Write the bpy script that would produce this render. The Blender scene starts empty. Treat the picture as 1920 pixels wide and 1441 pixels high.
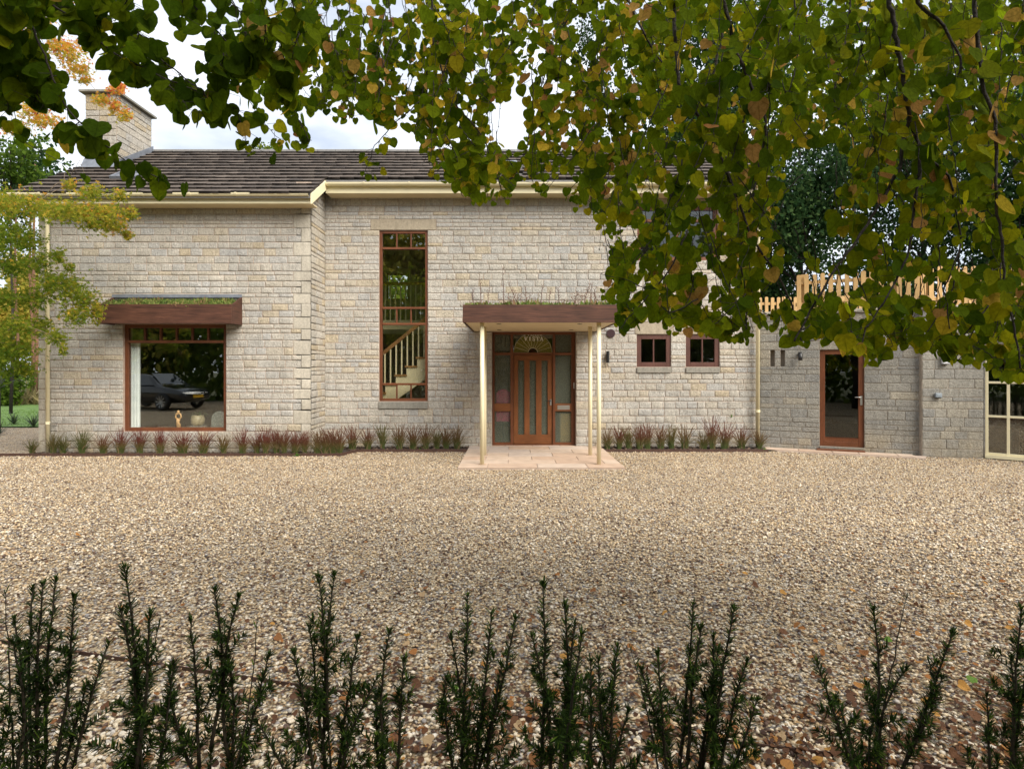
import bpy, math, random
import numpy as np
from mathutils import Vector, Matrix, Quaternion

SC = bpy.context.scene
COL = SC.collection
F, H, CX, CY = 1088.0, 1.7, 960.0, 692.0          # focal length (photo px), eye height, horizon

# ------------------------------------------------------------------ camera
cam = bpy.data.cameras.new('camera'); camo = bpy.data.objects.new('camera', cam); COL.objects.link(camo)
camo.location = (0, 0, H); camo.rotation_euler = (math.pi / 2, 0, 0)
cam.sensor_width = 36.0; cam.lens = F / 1920 * 36.0
cam.shift_y = -(1441 / 2 - CY) / 1920
cam.clip_start = 0.05; cam.clip_end = 2000
SC.camera = camo

# ------------------------------------------------------------------ sky, sun, exposure
SUN_EL = math.radians(42); SUN_AZ = math.radians(138)     # azimuth clockwise from +Y: behind the camera, to the right
world = bpy.data.worlds.new('World'); SC.world = world; world.use_nodes = True
wn = world.node_tree; wn.nodes.clear()
def WN(t, **k):
    n = wn.nodes.new(t)
    for a, b in k.items(): setattr(n, a, b)
    return n
sky = WN('ShaderNodeTexSky', sky_type='NISHITA', sun_disc=False, sun_elevation=SUN_EL, sun_rotation=SUN_AZ)
sky.dust_density = 2.0
tc = WN('ShaderNodeTexCoord'); mp = WN('ShaderNodeMapping'); mp.inputs['Scale'].default_value = (1, 1, 2.6)
nz = WN('ShaderNodeTexNoise'); nz.inputs['Scale'].default_value = 2.3; nz.inputs['Detail'].default_value = 7; nz.inputs['Roughness'].default_value = .55
rp = WN('ShaderNodeValToRGB'); rp.color_ramp.elements[0].position = .36; rp.color_ramp.elements[1].position = .52
rp.color_ramp.elements[0].color = (.45, .45, .45, 1)
nz2 = WN('ShaderNodeTexNoise'); nz2.inputs['Scale'].default_value = 3.4; nz2.inputs['Detail'].default_value = 5
rp2 = WN('ShaderNodeValToRGB'); rp2.color_ramp.elements[0].position = .35; rp2.color_ramp.elements[1].position = .68
rp2.color_ramp.elements[0].color = (5.6, 6.1, 6.9, 1); rp2.color_ramp.elements[1].color = (8.6, 8.9, 9.3, 1)
mx = WN('ShaderNodeMix', data_type='RGBA'); bg = WN('ShaderNodeBackground'); wo = WN('ShaderNodeOutputWorld')
bg.inputs['Strength'].default_value = 0.078
L = wn.links.new
L(tc.outputs['Generated'], mp.inputs['Vector']); L(mp.outputs[0], nz.inputs['Vector']); L(mp.outputs[0], nz2.inputs['Vector'])
L(nz.outputs['Fac'], rp.inputs['Fac']); L(nz2.outputs['Fac'], rp2.inputs['Fac'])
L(rp.outputs['Color'], mx.inputs['Factor']); L(sky.outputs[0], mx.inputs['A']); L(rp2.outputs['Color'], mx.inputs['B'])
L(mx.outputs['Result'], bg.inputs['Color']); L(bg.outputs[0], wo.inputs['Surface'])

sun = bpy.data.lights.new('sun', 'SUN'); suno = bpy.data.objects.new('sun', sun); COL.objects.link(suno)
sun.energy = 3.3; sun.angle = math.radians(48); sun.color = (1.0, .93, .82)
tosun = Vector((math.sin(SUN_AZ) * math.cos(SUN_EL), math.cos(SUN_AZ) * math.cos(SUN_EL), math.sin(SUN_EL)))
suno.rotation_euler = tosun.to_track_quat('Z', 'Y').to_euler(); suno.location = (0, 0, 30)

vs = SC.view_settings
vs.view_transform = 'Standard'; vs.look = 'None'; vs.gamma = 1.0; vs.use_curve_mapping = False
vs.exposure = 1.05
cy = SC.cycles
cy.use_denoising = True; cy.max_bounces = 7; cy.diffuse_bounces = 4; cy.glossy_bounces = 3
cy.transmission_bounces = 5; cy.transparent_max_bounces = 12; cy.caustics_reflective = False; cy.caustics_refractive = False
cy.sample_clamp_indirect = 6

# ------------------------------------------------------------------ helpers
def P(px, py, Y): return Vector(((px - CX) / F * Y, Y, H + (CY - py) / F * Y))
def PX(px, Y): return (px - CX) / F * Y
def PZ(py, Y): return H + (CY - py) / F * Y
def GY(py): return F * H / (py - CY)
RG = random.Random(7)
NP = np.random.default_rng(11)
WL = {}                                             # world location of every parent

def tag(o, label=None, cat=None, group=None, kind=None):
    if label: o['label'] = label
    if cat: o['category'] = cat
    if group: o['group'] = group
    if kind: o['kind'] = kind
    return o
def wloc(o): return WL.get(o.name, Vector((0, 0, 0))) if o else Vector((0, 0, 0))
def empty(name, loc=(0, 0, 0), label=None, cat=None, group=None, parent=None):
    o = bpy.data.objects.new(name, None); COL.objects.link(o); o.empty_display_size = .1
    loc = Vector(loc); o.location = loc - wloc(parent)
    if parent: o.parent = parent
    WL[o.name] = loc
    return tag(o, label, cat, group)
def link_mesh(name, me, mat, parent=None, origin=None):
    o = bpy.data.objects.new(name, me); COL.objects.link(o)
    if mat is not None and len(me.materials) == 0:
        for m in (mat if isinstance(mat, (list, tuple)) else [mat]): me.materials.append(m)
    if parent: o.parent = parent
    og = Vector(origin) if origin is not None else wloc(parent)
    o.location = og - wloc(parent)
    WL[o.name] = og
    return o
def mesh_np(name, V, T, mat, parent=None, tint=None, uv=None, smooth=False, origin=None):
    """V (n,3) world, T (m,k) faces of one size"""
    V = np.asarray(V, dtype=np.float64); T = np.asarray(T, dtype=np.int32)
    og = np.array(origin if origin is not None else wloc(parent))
    me = bpy.data.meshes.new(name); k = T.shape[1]
    me.vertices.add(len(V)); me.vertices.foreach_set('co', (V - og).astype(np.float32).ravel())
    me.loops.add(T.size); me.loops.foreach_set('vertex_index', T.ravel())
    me.polygons.add(len(T)); me.polygons.foreach_set('loop_start', np.arange(0, T.size, k, dtype=np.int32))
    if smooth: me.polygons.foreach_set('use_smooth', np.ones(len(T), dtype=bool))
    me.update(calc_edges=True)
    if tint is not None:
        a = me.attributes.new('tint', 'FLOAT', 'POINT'); a.data.foreach_set('value', np.asarray(tint, dtype=np.float32))
    if uv is not None:
        l = me.uv_layers.new(name='UVMap'); l.data.foreach_set('uv', np.asarray(uv, dtype=np.float32)[T.ravel()].ravel())
    return link_mesh(name, me, mat, parent, og)

class MB:
    def __init__(s): s.v = []; s.f = []; s.t = []; s.mi = []; s.tint = 0.0; s.m = 0
    def add(s, vs, fs):
        b = len(s.v); s.v += [tuple(x) for x in vs]; s.f += [tuple(i + b for i in f) for f in fs]
        s.t += [s.tint] * len(vs); s.mi += [s.m] * len(fs); return s
    def quad(s, a, b, c, d): return s.add([a, b, c, d], [(0, 1, 2, 3)])
    def box(s, lo, hi):
        x0, y0, z0 = lo; x1, y1, z1 = hi
        return s.add([(x0,y0,z0),(x1,y0,z0),(x1,y1,z0),(x0,y1,z0),(x0,y0,z1),(x1,y0,z1),(x1,y1,z1),(x0,y1,z1)],
                     [(0,3,2,1),(4,5,6,7),(0,1,5,4),(1,2,6,5),(2,3,7,6),(3,0,4,7)])
    def obox(s, o, d, n, u0, u1, z0, z1, y0, y1):
        """box in a wall's frame: u along d, y outward along n"""
        pts = []
        for z in (z0, z1):
            for (u, y) in ((u0, y1), (u1, y1), (u1, y0), (u0, y0)):
                p = o + d * u + n * y; pts.append((p.x, p.y, z))
        return s.add(pts, [(0,3,2,1),(4,5,6,7),(0,1,5,4),(1,2,6,5),(2,3,7,6),(3,0,4,7)])
    def prism(s, poly, axis_vec):
        n = len(poly); a = Vector(axis_vec); q = [Vector(p) for p in poly]
        return s.add(q + [p + a for p in q], [tuple(range(n))[::-1], tuple(range(n, 2 * n))] +
                     [(i, (i + 1) % n, n + (i + 1) % n, n + i) for i in range(n)])
    def tube(s, pts, rads, n=6, cap=True):
        pts = [Vector(p) for p in pts]
        if not isinstance(rads, (list, tuple)): rads = [rads] * len(pts)
        vs, fs = [], []; ref = None
        for i, p in enumerate(pts):
            t = (pts[min(i + 1, len(pts) - 1)] - pts[max(i - 1, 0)])
            t = t.normalized() if t.length > 1e-9 else Vector((0, 0, 1))
            if ref is None: ref = t.orthogonal().normalized()
            ref = (ref - t * ref.dot(t)); ref = ref.normalized() if ref.length > 1e-6 else t.orthogonal().normalized()
            b = t.cross(ref)
            for k in range(n):
                a = 2 * math.pi * k / n; vs.append(p + (ref * math.cos(a) + b * math.sin(a)) * rads[i])
        for i in range(len(pts) - 1):
            for k in range(n): fs.append((i*n+k, i*n+(k+1)%n, (i+1)*n+(k+1)%n, (i+1)*n+k))
        if cap: fs += [tuple(range(n))[::-1], tuple(range((len(pts)-1)*n, len(pts)*n))]
        return s.add(vs, fs)
    def lathe(s, c, prof, n=16, ax=0):
        vs, fs = [], []
        for (r, z) in prof:
            for k in range(n):
                a = 2 * math.pi * k / n; vs.append((c[0] + r*math.cos(a), c[1] + r*math.sin(a), c[2] + z))
        for i in range(len(prof) - 1):
            for k in range(n): fs.append((i*n+k, i*n+(k+1)%n, (i+1)*n+(k+1)%n, (i+1)*n+k))
        fs += [tuple(range(n))[::-1], tuple(range((len(prof)-1)*n, len(prof)*n))]
        return s.add(vs, fs)
    def build(s, name, mat, parent=None, smooth=False, bevel=0.0, origin=None, seg=2):
        og = Vector(origin) if origin is not None else wloc(parent)
        me = bpy.data.meshes.new(name)
        me.from_pydata([(x - og.x, y - og.y, z - og.z) for (x, y, z) in s.v], [], s.f)
        if isinstance(mat, (list, tuple)): me.polygons.foreach_set('material_index', s.mi) if False else None
        if smooth:
            me.polygons.foreach_set('use_smooth', [True] * len(me.polygons))
        me.update()
        if any(s.t):
            a = me.attributes.new('tint', 'FLOAT', 'POINT'); a.data.foreach_set('value', s.t)
        o = link_mesh(name, me, mat, parent, og)
        if isinstance(mat, (list, tuple)): me.polygons.foreach_set('material_index', s.mi)
        if bevel:
            m = o.modifiers.new('bevel', 'BEVEL'); m.width = bevel; m.segments = seg; m.limit_method = 'ANGLE'
        return o

# ------------------------------------------------------------------ materials
def nodes(name):
    m = bpy.data.materials.new(name); m.use_nodes = True; nt = m.node_tree
    return m, nt, nt.nodes['Principled BSDF']
def NN(nt, t, **k):
    n = nt.nodes.new(t)
    for a, b in k.items(): setattr(n, a, b)
    return n
def c4(c): return (c[0], c[1], c[2], 1)
def noise(nt, scale, detail=4, stretch=(1, 1, 1), rough=.55, dist=0.0):
    g = NN(nt, 'ShaderNodeNewGeometry'); mpp = NN(nt, 'ShaderNodeMapping'); mpp.inputs['Scale'].default_value = stretch
    n = NN(nt, 'ShaderNodeTexNoise'); n.inputs['Scale'].default_value = scale; n.inputs['Detail'].default_value = detail
    n.inputs['Roughness'].default_value = rough; n.inputs['Distortion'].default_value = dist
    nt.links.new(g.outputs['Position'], mpp.inputs['Vector']); nt.links.new(mpp.outputs[0], n.inputs['Vector'])
    return n
def bump(nt, b, src, strength, dist):
    bp = NN(nt, 'ShaderNodeBump'); bp.inputs['Strength'].default_value = strength; bp.inputs['Distance'].default_value = dist
    nt.links.new(src, bp.inputs['Height']); nt.links.new(bp.outputs[0], b.inputs['Normal']); return bp
def tint_out(nt):
    a = NN(nt, 'ShaderNodeAttribute', attribute_type='GEOMETRY', attribute_name='tint')
    b = NN(nt, 'ShaderNodeAttribute', attribute_type='OBJECT', attribute_name='tint')
    s = NN(nt, 'ShaderNodeMath', operation='ADD')
    nt.links.new(a.outputs['Fac'], s.inputs[0]); nt.links.new(b.outputs['Fac'], s.inputs[1]); return s.outputs[0]
def ramp(nt, stops, src, interp='LINEAR'):
    r = NN(nt, 'ShaderNodeValToRGB'); r.color_ramp.interpolation = interp
    e = r.color_ramp.elements
    e[0].position, e[0].color = stops[0][0], c4(stops[0][1]); e[1].position, e[1].color = stops[-1][0], c4(stops[-1][1])
    for p, c in stops[1:-1]:
        x = e.new(p); x.color = c4(c)
    nt.links.new(src, r.inputs['Fac']); return r.outputs['Color']
def mul(nt, col, fac_src, lo, hi, frm=(.3, .7)):
    mr = NN(nt, 'ShaderNodeMapRange'); mr.inputs['From Min'].default_value, mr.inputs['From Max'].default_value = frm
    mr.inputs['To Min'].default_value = lo; mr.inputs['To Max'].default_value = hi
    nt.links.new(fac_src, mr.inputs['Value'])
    v = NN(nt, 'ShaderNodeVectorMath', operation='SCALE'); nt.links.new(col, v.inputs[0]); nt.links.new(mr.outputs[0], v.inputs['Scale'])
    return v.outputs[0]
def rgb(nt, c):
    n = NN(nt, 'ShaderNodeRGB'); n.outputs[0].default_value = c4(c); return n.outputs[0]

def plain(name, col, rough=.6, var=.12, scale=6, bmp=0.0, bscale=80, stretch=(1, 1, 1), metal=0.0, spec=.5, bdist=.004, coat=0):
    m, nt, b = nodes(name)
    n = noise(nt, scale, 5, stretch)
    nt.links.new(mul(nt, rgb(nt, col), n.outputs['Fac'], 1 - var, 1 + var), b.inputs['Base Color'])
    b.inputs['Roughness'].default_value = rough; b.inputs['Metallic'].default_value = metal
    b.inputs['Specular IOR Level'].default_value = spec; b.inputs['Coat Weight'].default_value = coat
    if bmp: bump(nt, b, noise(nt, bscale, 3, stretch).outputs['Fac'], bmp, bdist)
    return m
def wood(name, col, rough=.5, var=.45, axis='z', scale=9):
    st = {'z': (9, 9, .6), 'x': (.6, 9, 9), 'y': (9, .6, 9)}[axis]
    m, nt, b = nodes(name)
    n1 = noise(nt, scale, 6, st, .6, 1.2); n2 = noise(nt, 2.2, 3)
    c = mul(nt, rgb(nt, col), n1.outputs['Fac'], 1 - var, 1 + var)
    c = mul(nt, c, n2.outputs['Fac'], .8, 1.2)
    nt.links.new(c, b.inputs['Base Color']); b.inputs['Roughness'].default_value = rough; b.inputs['Specular IOR Level'].default_value = .35
    bump(nt, b, n1.outputs['Fac'], .25, .002); return m
def stone_mat(name, stops, rough_bump=1.0, bscale=34):
    m, nt, b = nodes(name)
    c = ramp(nt, stops, tint_out(nt))
    n1 = noise(nt, 26, 6, (1, 1, .8), .65, .4); n2 = noise(nt, 1.3, 4); n3 = noise(nt, bscale, 4, (1.5, 1, .7), .6, 1.5)
    c = mul(nt, c, n1.outputs['Fac'], .80, 1.16); c = mul(nt, c, n2.outputs['Fac'], .86, 1.1)
    c = mul(nt, c, n3.outputs['Fac'], .72, 1.16)
    g_ = NN(nt, 'ShaderNodeNewGeometry'); sx_ = NN(nt, 'ShaderNodeSeparateXYZ'); nt.links.new(g_.outputs['Position'], sx_.inputs[0])
    mz = NN(nt, 'ShaderNodeMapRange'); mz.inputs['From Min'].default_value = .62; mz.inputs['From Max'].default_value = .05; nt.links.new(sx_.outputs[2], mz.inputs['Value'])
    nw = noise(nt, 1.9, 5, (1, 1, .8)); nr_ = NN(nt, 'ShaderNodeMapRange'); nr_.inputs['From Min'].default_value = .42; nr_.inputs['From Max'].default_value = .68; nt.links.new(nw.outputs['Fac'], nr_.inputs['Value'])
    mm = NN(nt, 'ShaderNodeMath', operation='MULTIPLY'); nt.links.new(mz.outputs[0], mm.inputs[0]); nt.links.new(nr_.outputs[0], mm.inputs[1])
    m2 = NN(nt, 'ShaderNodeMath', operation='MULTIPLY'); m2.inputs[1].default_value = .65; nt.links.new(mm.outputs[0], m2.inputs[0])
    mixd = NN(nt, 'ShaderNodeMix', data_type='RGBA'); mixd.inputs['B'].default_value = (.30, .235, .14, 1); nt.links.new(m2.outputs[0], mixd.inputs['Factor']); nt.links.new(c, mixd.inputs['A']); c = mixd.outputs['Result']
    nl = noise(nt, 5.5, 6, (2.2, 2.2, .35), .7); c = mul(nt, c, nl.outputs['Fac'], .90, 1.06, (.38, .6))
    nt.links.new(c, b.inputs['Base Color']); b.inputs['Roughness'].default_value = .92; b.inputs['Specular IOR Level'].default_value = .15
    s = NN(nt, 'ShaderNodeMath', operation='ADD'); nt.links.new(n3.outputs['Fac'], s.inputs[0]); nt.links.new(n1.outputs['Fac'], s.inputs[1])
    bump(nt, b, s.outputs[0], rough_bump, .022); return m
def leaf_mat(name, stops, trans=.45, rough=.5, vein=0.0, tcol=1.35, spec=.3, spots=0.0):
    m, nt, b = nodes(name)
    c = ramp(nt, stops, tint_out(nt))
    if spots:
        n = noise(nt, 90, 3); c = mul(nt, c, n.outputs['Fac'], 1 - spots, 1 + spots * .6)
    if vein:
        u = NN(nt, 'ShaderNodeUVMap'); sp = NN(nt, 'ShaderNodeSeparateXYZ'); nt.links.new(u.outputs[0], sp.inputs[0])
        at = NN(nt, 'ShaderNodeMath', operation='ARCTAN2'); nt.links.new(sp.outputs[0], at.inputs[0]); nt.links.new(sp.outputs[1], at.inputs[1])
        ml = NN(nt, 'ShaderNodeMath', operation='MULTIPLY'); ml.inputs[1].default_value = 7.0; nt.links.new(at.outputs[0], ml.inputs[0])
        cs = NN(nt, 'ShaderNodeMath', operation='COSINE'); nt.links.new(ml.outputs[0], cs.inputs[0])
        mr = NN(nt, 'ShaderNodeMapRange'); mr.inputs['From Min'].default_value = .93; mr.inputs['From Max'].default_value = 1
        mr.inputs['To Min'].default_value = 1; mr.inputs['To Max'].default_value = 1 - vein
        nt.links.new(cs.outputs[0], mr.inputs['Value'])
        v = NN(nt, 'ShaderNodeVectorMath', operation='SCALE'); nt.links.new(c, v.inputs[0]); nt.links.new(mr.outputs[0], v.inputs['Scale']); c = v.outputs[0]
    nt.links.new(c, b.inputs['Base Color']); b.inputs['Roughness'].default_value = rough; b.inputs['Specular IOR Level'].default_value = spec
    t = NN(nt, 'ShaderNodeBsdfTranslucent'); v = NN(nt, 'ShaderNodeVectorMath', operation='SCALE'); v.inputs['Scale'].default_value = tcol
    nt.links.new(c, v.inputs[0]); nt.links.new(v.outputs[0], t.inputs['Color'])
    mxs = NN(nt, 'ShaderNodeMixShader'); mxs.inputs[0].default_value = trans
    nt.links.new(b.outputs[0], mxs.inputs[1]); nt.links.new(t.outputs[0], mxs.inputs[2])
    nt.links.new(mxs.outputs[0], nt.nodes['Material Output'].inputs['Surface']); return m
def tinted(name, stops, rough=.7, var=.2, scale=30, bmp=.3, bscale=120, spec=.3, bdist=.004):
    m, nt, b = nodes(name)
    n = noise(nt, scale, 4)
    nt.links.new(mul(nt, ramp(nt, stops, tint_out(nt)), n.outputs['Fac'], 1 - var, 1 + var), b.inputs['Base Color'])
    b.inputs['Roughness'].default_value = rough; b.inputs['Specular IOR Level'].default_value = spec
    if bmp: bump(nt, b, noise(nt, bscale, 3).outputs['Fac'], bmp, bdist)
    return m
def glass_mat(name, tint=(.97, .985, .975), ior=2.05):
    m, nt, b = nodes(name)
    nt.nodes.remove(b)
    f = NN(nt, 'ShaderNodeFresnel'); ge = NN(nt, 'ShaderNodeNewGeometry')
    io = NN(nt, 'ShaderNodeMapRange'); io.inputs['To Min'].default_value = ior; io.inputs['To Max'].default_value = 1 / ior   # same reflectance on both faces of the pane
    nt.links.new(ge.outputs['Backfacing'], io.inputs['Value']); nt.links.new(io.outputs[0], f.inputs['IOR'])
    wob = noise(nt, 1.6, 1); bp = NN(nt, 'ShaderNodeBump'); bp.inputs['Strength'].default_value = .012; bp.inputs['Distance'].default_value = .05
    nt.links.new(wob.outputs['Fac'], bp.inputs['Height'])
    g = NN(nt, 'ShaderNodeBsdfGlossy'); g.inputs['Roughness'].default_value = .0; g.inputs['Color'].default_value = (.95, .97, .95, 1)
    nt.links.new(bp.outputs[0], g.inputs['Normal'])
    t = NN(nt, 'ShaderNodeBsdfTransparent'); t.inputs['Color'].default_value = c4(tint)
    mxs = NN(nt, 'ShaderNodeMixShader'); nt.links.new(f.outputs[0], mxs.inputs[0]); nt.links.new(t.outputs[0], mxs.inputs[1]); nt.links.new(g.outputs[0], mxs.inputs[2])
    nt.links.new(mxs.outputs[0], nt.nodes['Material Output'].inputs['Surface']); return m
def frosted_mat(name, col, rough=.3, clear=.76):
    m, nt, b = nodes(name)
    b.inputs['Base Color'].default_value = c4(col); b.inputs['Roughness'].default_value = rough
    b.inputs['IOR'].default_value = 1.45
    g = NN(nt, 'ShaderNodeNewGeometry'); v = NN(nt, 'ShaderNodeTexVoronoi'); v.inputs['Scale'].default_value = 70
    nt.links.new(g.outputs['Position'], v.inputs['Vector']); bump(nt, b, v.outputs['Distance'], .5, .004)
    tp = NN(nt, 'ShaderNodeBsdfTransparent'); tp.inputs['Color'].default_value = (.85, .9, .85, 1)
    mr = NN(nt, 'ShaderNodeMapRange'); mr.inputs['From Max'].default_value = .8; mr.inputs['To Min'].default_value = clear + .3; mr.inputs['To Max'].default_value = clear - .25; nt.links.new(v.outputs['Distance'], mr.inputs['Value'])
    ms = NN(nt, 'ShaderNodeMixShader'); nt.links.new(mr.outputs[0], ms.inputs[0]); nt.links.new(b.outputs[0], ms.inputs[1]); nt.links.new(tp.outputs[0], ms.inputs[2])
    nt.links.new(ms.outputs[0], nt.nodes['Material Output'].inputs['Surface']); return m

M = {}
ST = [(0, (.44, .43, .41)), (.3, (.48, .455, .41)), (.6, (.495, .455, .39)), (.85, (.50, .445, .355)), (1, (.49, .415, .30))]
M['stone'] = stone_mat('tooled_stone', ST)
M['stone_grey'] = stone_mat('grey_tooled_stone', [(0, (.25, .245, .23)), (.5, (.31, .295, .26)), (1, (.36, .325, .26))], .8)
M['ashlar'] = stone_mat('dressed_stone', [(0, (.43, .395, .33)), (1, (.48, .44, .37))], .25, 90)
M['lintel'] = stone_mat('cast_stone', [(0, (.33, .28, .21)), (1, (.38, .33, .25))], .2, 120)
M['sill'] = stone_mat('weathered_sill_stone', [(0, (.25, .24, .21)), (1, (.3, .28, .24))], .3, 90)
M['mortar'] = plain('pinkish_mortar', (.39, .305, .245), .95, .2, 14, .5, 150)
M['mortar_grey'] = plain('grey_mortar', (.31, .265, .215), .95, .2, 14, .5, 150)
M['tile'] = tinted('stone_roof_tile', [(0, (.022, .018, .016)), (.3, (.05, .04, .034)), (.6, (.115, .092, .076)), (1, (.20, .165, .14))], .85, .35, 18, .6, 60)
M['ridge'] = plain('grey_ridge_tile', (.14, .135, .13), .8, .2, 20)
M['lead'] = plain('lead_flashing', (.22, .24, .28), .45, .2, 10, metal=.4)
M['cream'] = plain('cream_paint', (.75, .68, .46), .45, .05, 3, spec=.4)
M['soffit'] = plain('cream_soffit_paint', (.64, .53, .33), .6, .05, 3)
M['fascia'] = wood('dark_stained_timber', (.070, .029, .018), .55, .5, 'x', 3)
M['fascia_y'] = wood('dark_stained_timber_side', (.070, .029, .018), .55, .5, 'y', 3)
M['frame'] = wood('red_brown_hardwood', (.125, .043, .019), .4, .3, 'z')
M['frame_x'] = wood('red_brown_hardwood_rail', (.14, .05, .022), .4, .3, 'x')
M['door'] = wood('orange_brown_hardwood', (.175, .064, .022), .4, .35, 'z')
M['door_x'] = wood('orange_brown_hardwood_rail', (.16, .058, .02), .4, .35, 'x')
M['glass'] = glass_mat('window_glass')
M['skyglass'] = glass_mat('dark_window_glass', (.7, .74, .74), 1.7)
M['frost'] = frosted_mat('textured_glass', (.19, .205, .165))
M['plaster'] = plain('interior_plaster', (.78, .73, .63), .9, .05, 2)
M['plaster_dark'] = plain('dimmed_interior_plaster', (.16, .15, .12), .9, .05, 2)  # plaster darkened in colour so the left room looks dim
M['intfloor'] = plain('interior_floor', (.18, .13, .09), .6, .2, 3)
M['stair'] = plain('cream_stair_paint', (.68, .58, .36), .5, .03, 3)
M['tread'] = wood('oak_tread', (.33, .17, .06), .5, .2, 'x')
M['handrail'] = wood('oak_handrail', (.24, .11, .04), .5, .2, 'x')
M['black'] = plain('black_metal', (.012, .012, .013), .4, .1, 3)
M['steel'] = plain('brushed_steel', (.55, .55, .54), .3, .05, 3, metal=.9)
M['dark'] = plain('dark_slot', (.06, .055, .05), .9, .1, 3)
M['curtain'] = plain('pale_curtain_fabric', (.84, .87, .86), .9, .05, 8)
M['corten'] = plain('rusty_steel_edging', (.06, .028, .018), .8, .35, 20, .3)
M['soil'] = plain('dark_mulch', (.035, .024, .018), .95, .5, 25, 1, 60, bdist=.02)
M['slab'] = tinted('buff_sandstone_slab', [(0, (.42, .30, .22)), (.5, (.46, .36, .28)), (1, (.42, .35, .30))], .8, .12, 5, .3, 70)
M['fence'] = wood('fresh_timber_picket', (.50, .32, .135), .7, .22, 'z')
M['bark'] = plain('dark_bark', (.022, .016, .012), .9, .4, 25, .8, 70, bdist=.01)
M['bark_pine'] = plain('pine_bark', (.20, .10, .06), .9, .4, 12, .8, 30, bdist=.02)
M['bark_maple'] = plain('maple_bark', (.20, .15, .10), .9, .2, 12, .5, 30)

# ================================================================== ground
def sheet(name, pts, z, mat):
    mb = MB(); mb.add([(x, y, z) for x, y in pts], [tuple(range(len(pts)))]); o = mb.build(name, mat); return tag(o, kind='structure')
GS = [(0, (.07, .04, .03)), (.14, (.20, .125, .085)), (.25, (.46, .32, .18)), (.44, (.60, .45, .27)), (.66, (.67, .55, .38)), (.90, (.77, .69, .575)), (.95, (.30, .275, .265)), (1, (.15, .13, .125))]
def gravel_ground(name, scale):
    m, nt, b = nodes(name)
    g = NN(nt, 'ShaderNodeNewGeometry'); v = NN(nt, 'ShaderNodeTexVoronoi'); v.inputs['Scale'].default_value = scale
    nt.links.new(g.outputs['Position'], v.inputs['Vector'])
    sp = NN(nt, 'ShaderNodeSeparateColor'); nt.links.new(v.outputs['Color'], sp.inputs[0])
    c = ramp(nt, GS, sp.outputs[0]); c = mul(nt, c, v.outputs['Distance'], 1.1, .35, (.15, .75))
    n = noise(nt, .7, 4); c = mul(nt, c, n.outputs['Fac'], .85, 1.1)
    nt.links.new(c, b.inputs['Base Color']); b.inputs['Roughness'].default_value = .85; b.inputs['Specular IOR Level'].default_value = .2
    iv = NN(nt, 'ShaderNodeMath', operation='SUBTRACT'); iv.inputs[0].default_value = 1; nt.links.new(v.outputs['Distance'], iv.inputs[1])
    bump(nt, b, iv.outputs[0], 1.0, .02); return m
M['gravel_ground'] = gravel_ground('gravel_bed_surface', 54)
M['earth'] = plain('earth_and_moss', (.07, .075, .03), .95, .4, 2, .5, 20, bdist=.03)
M['lawn'] = plain('mown_lawn', (.085, .155, .03), .9, .25, 1.5, .6, 60, bdist=.03)
sheet('ground', [(-300, -300), (300, -300), (300, 300), (-300, 300)], -.02, M['earth'])
YARD = [(-24, -7), (14, -7), (14, 10.3), (9.9, 10.3), (8.9, 11.2), (7.9, 11.5), (5.3, 12.7), (-4.1, 12.7), (-4.1, 11.8), (-9.6, 11.8), (-9.6, 17), (-24, 17)]
sheet('gravel_yard', YARD, -.012, M['gravel_ground'])
sheet('lawn', [(-60, 17.05), (-9.9, 17.05), (-9.9, 40), (-60, 40)], .015, M['lawn'])

# pebbles
ico_v = []
ph = (1 + 5 ** .5) / 2
for a, b in ((-1, ph), (1, ph), (-1, -ph), (1, -ph)):
    ico_v.append((a, b, 0))
for a, b in ((-1, ph), (1, ph), (-1, -ph), (1, -ph)): ico_v.append((0, a, b))
for a, b in ((-1, ph), (1, ph), (-1, -ph), (1, -ph)): ico_v.append((b, 0, a))
ICO_V = np.array(ico_v); ICO_V /= np.linalg.norm(ICO_V[0])
d = np.linalg.norm(ICO_V[:, None] - ICO_V[None], axis=2); e = d[d > .01].min() * 1.05
ICO_T = []
for i in range(12):
    for j in range(i + 1, 12):
        for k in range(j + 1, 12):
            if d[i, j] < e and d[j, k] < e and d[i, k] < e:
                t = (i, j, k)
                if np.dot(np.cross(ICO_V[j] - ICO_V[i], ICO_V[k] - ICO_V[i]), ICO_V[i]) < 0: t = (i, k, j)
                ICO_T.append(t)
ICO_T = np.array(ICO_T)
def subdiv(V, T):
    V = [tuple(v) for v in V]; cache = {}; T2 = []
    def mid(a, b):
        k = (min(a, b), max(a, b))
        if k not in cache:
            p = np.array(V[a]) + np.array(V[b]); p /= np.linalg.norm(p); cache[k] = len(V); V.append(tuple(p))
        return cache[k]
    for a, b, c in T:
        ab, bc, ca = mid(a, b), mid(b, c), mid(c, a); T2 += [(a, ab, ca), (b, bc, ab), (c, ca, bc), (ab, bc, ca)]
    return np.array(V), np.array(T2)
ICO2_V, ICO2_T = subdiv(ICO_V, ICO_T)
OCT_V = np.array([(1,0,0),(0,1,0),(-1,0,0),(0,-1,0),(0,0,1),(0,0,-1)], float)
OCT_T = np.array([(0,1,4),(1,2,4),(2,3,4),(3,0,4),(1,0,5),(2,1,5),(3,2,5),(0,3,5)])

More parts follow.
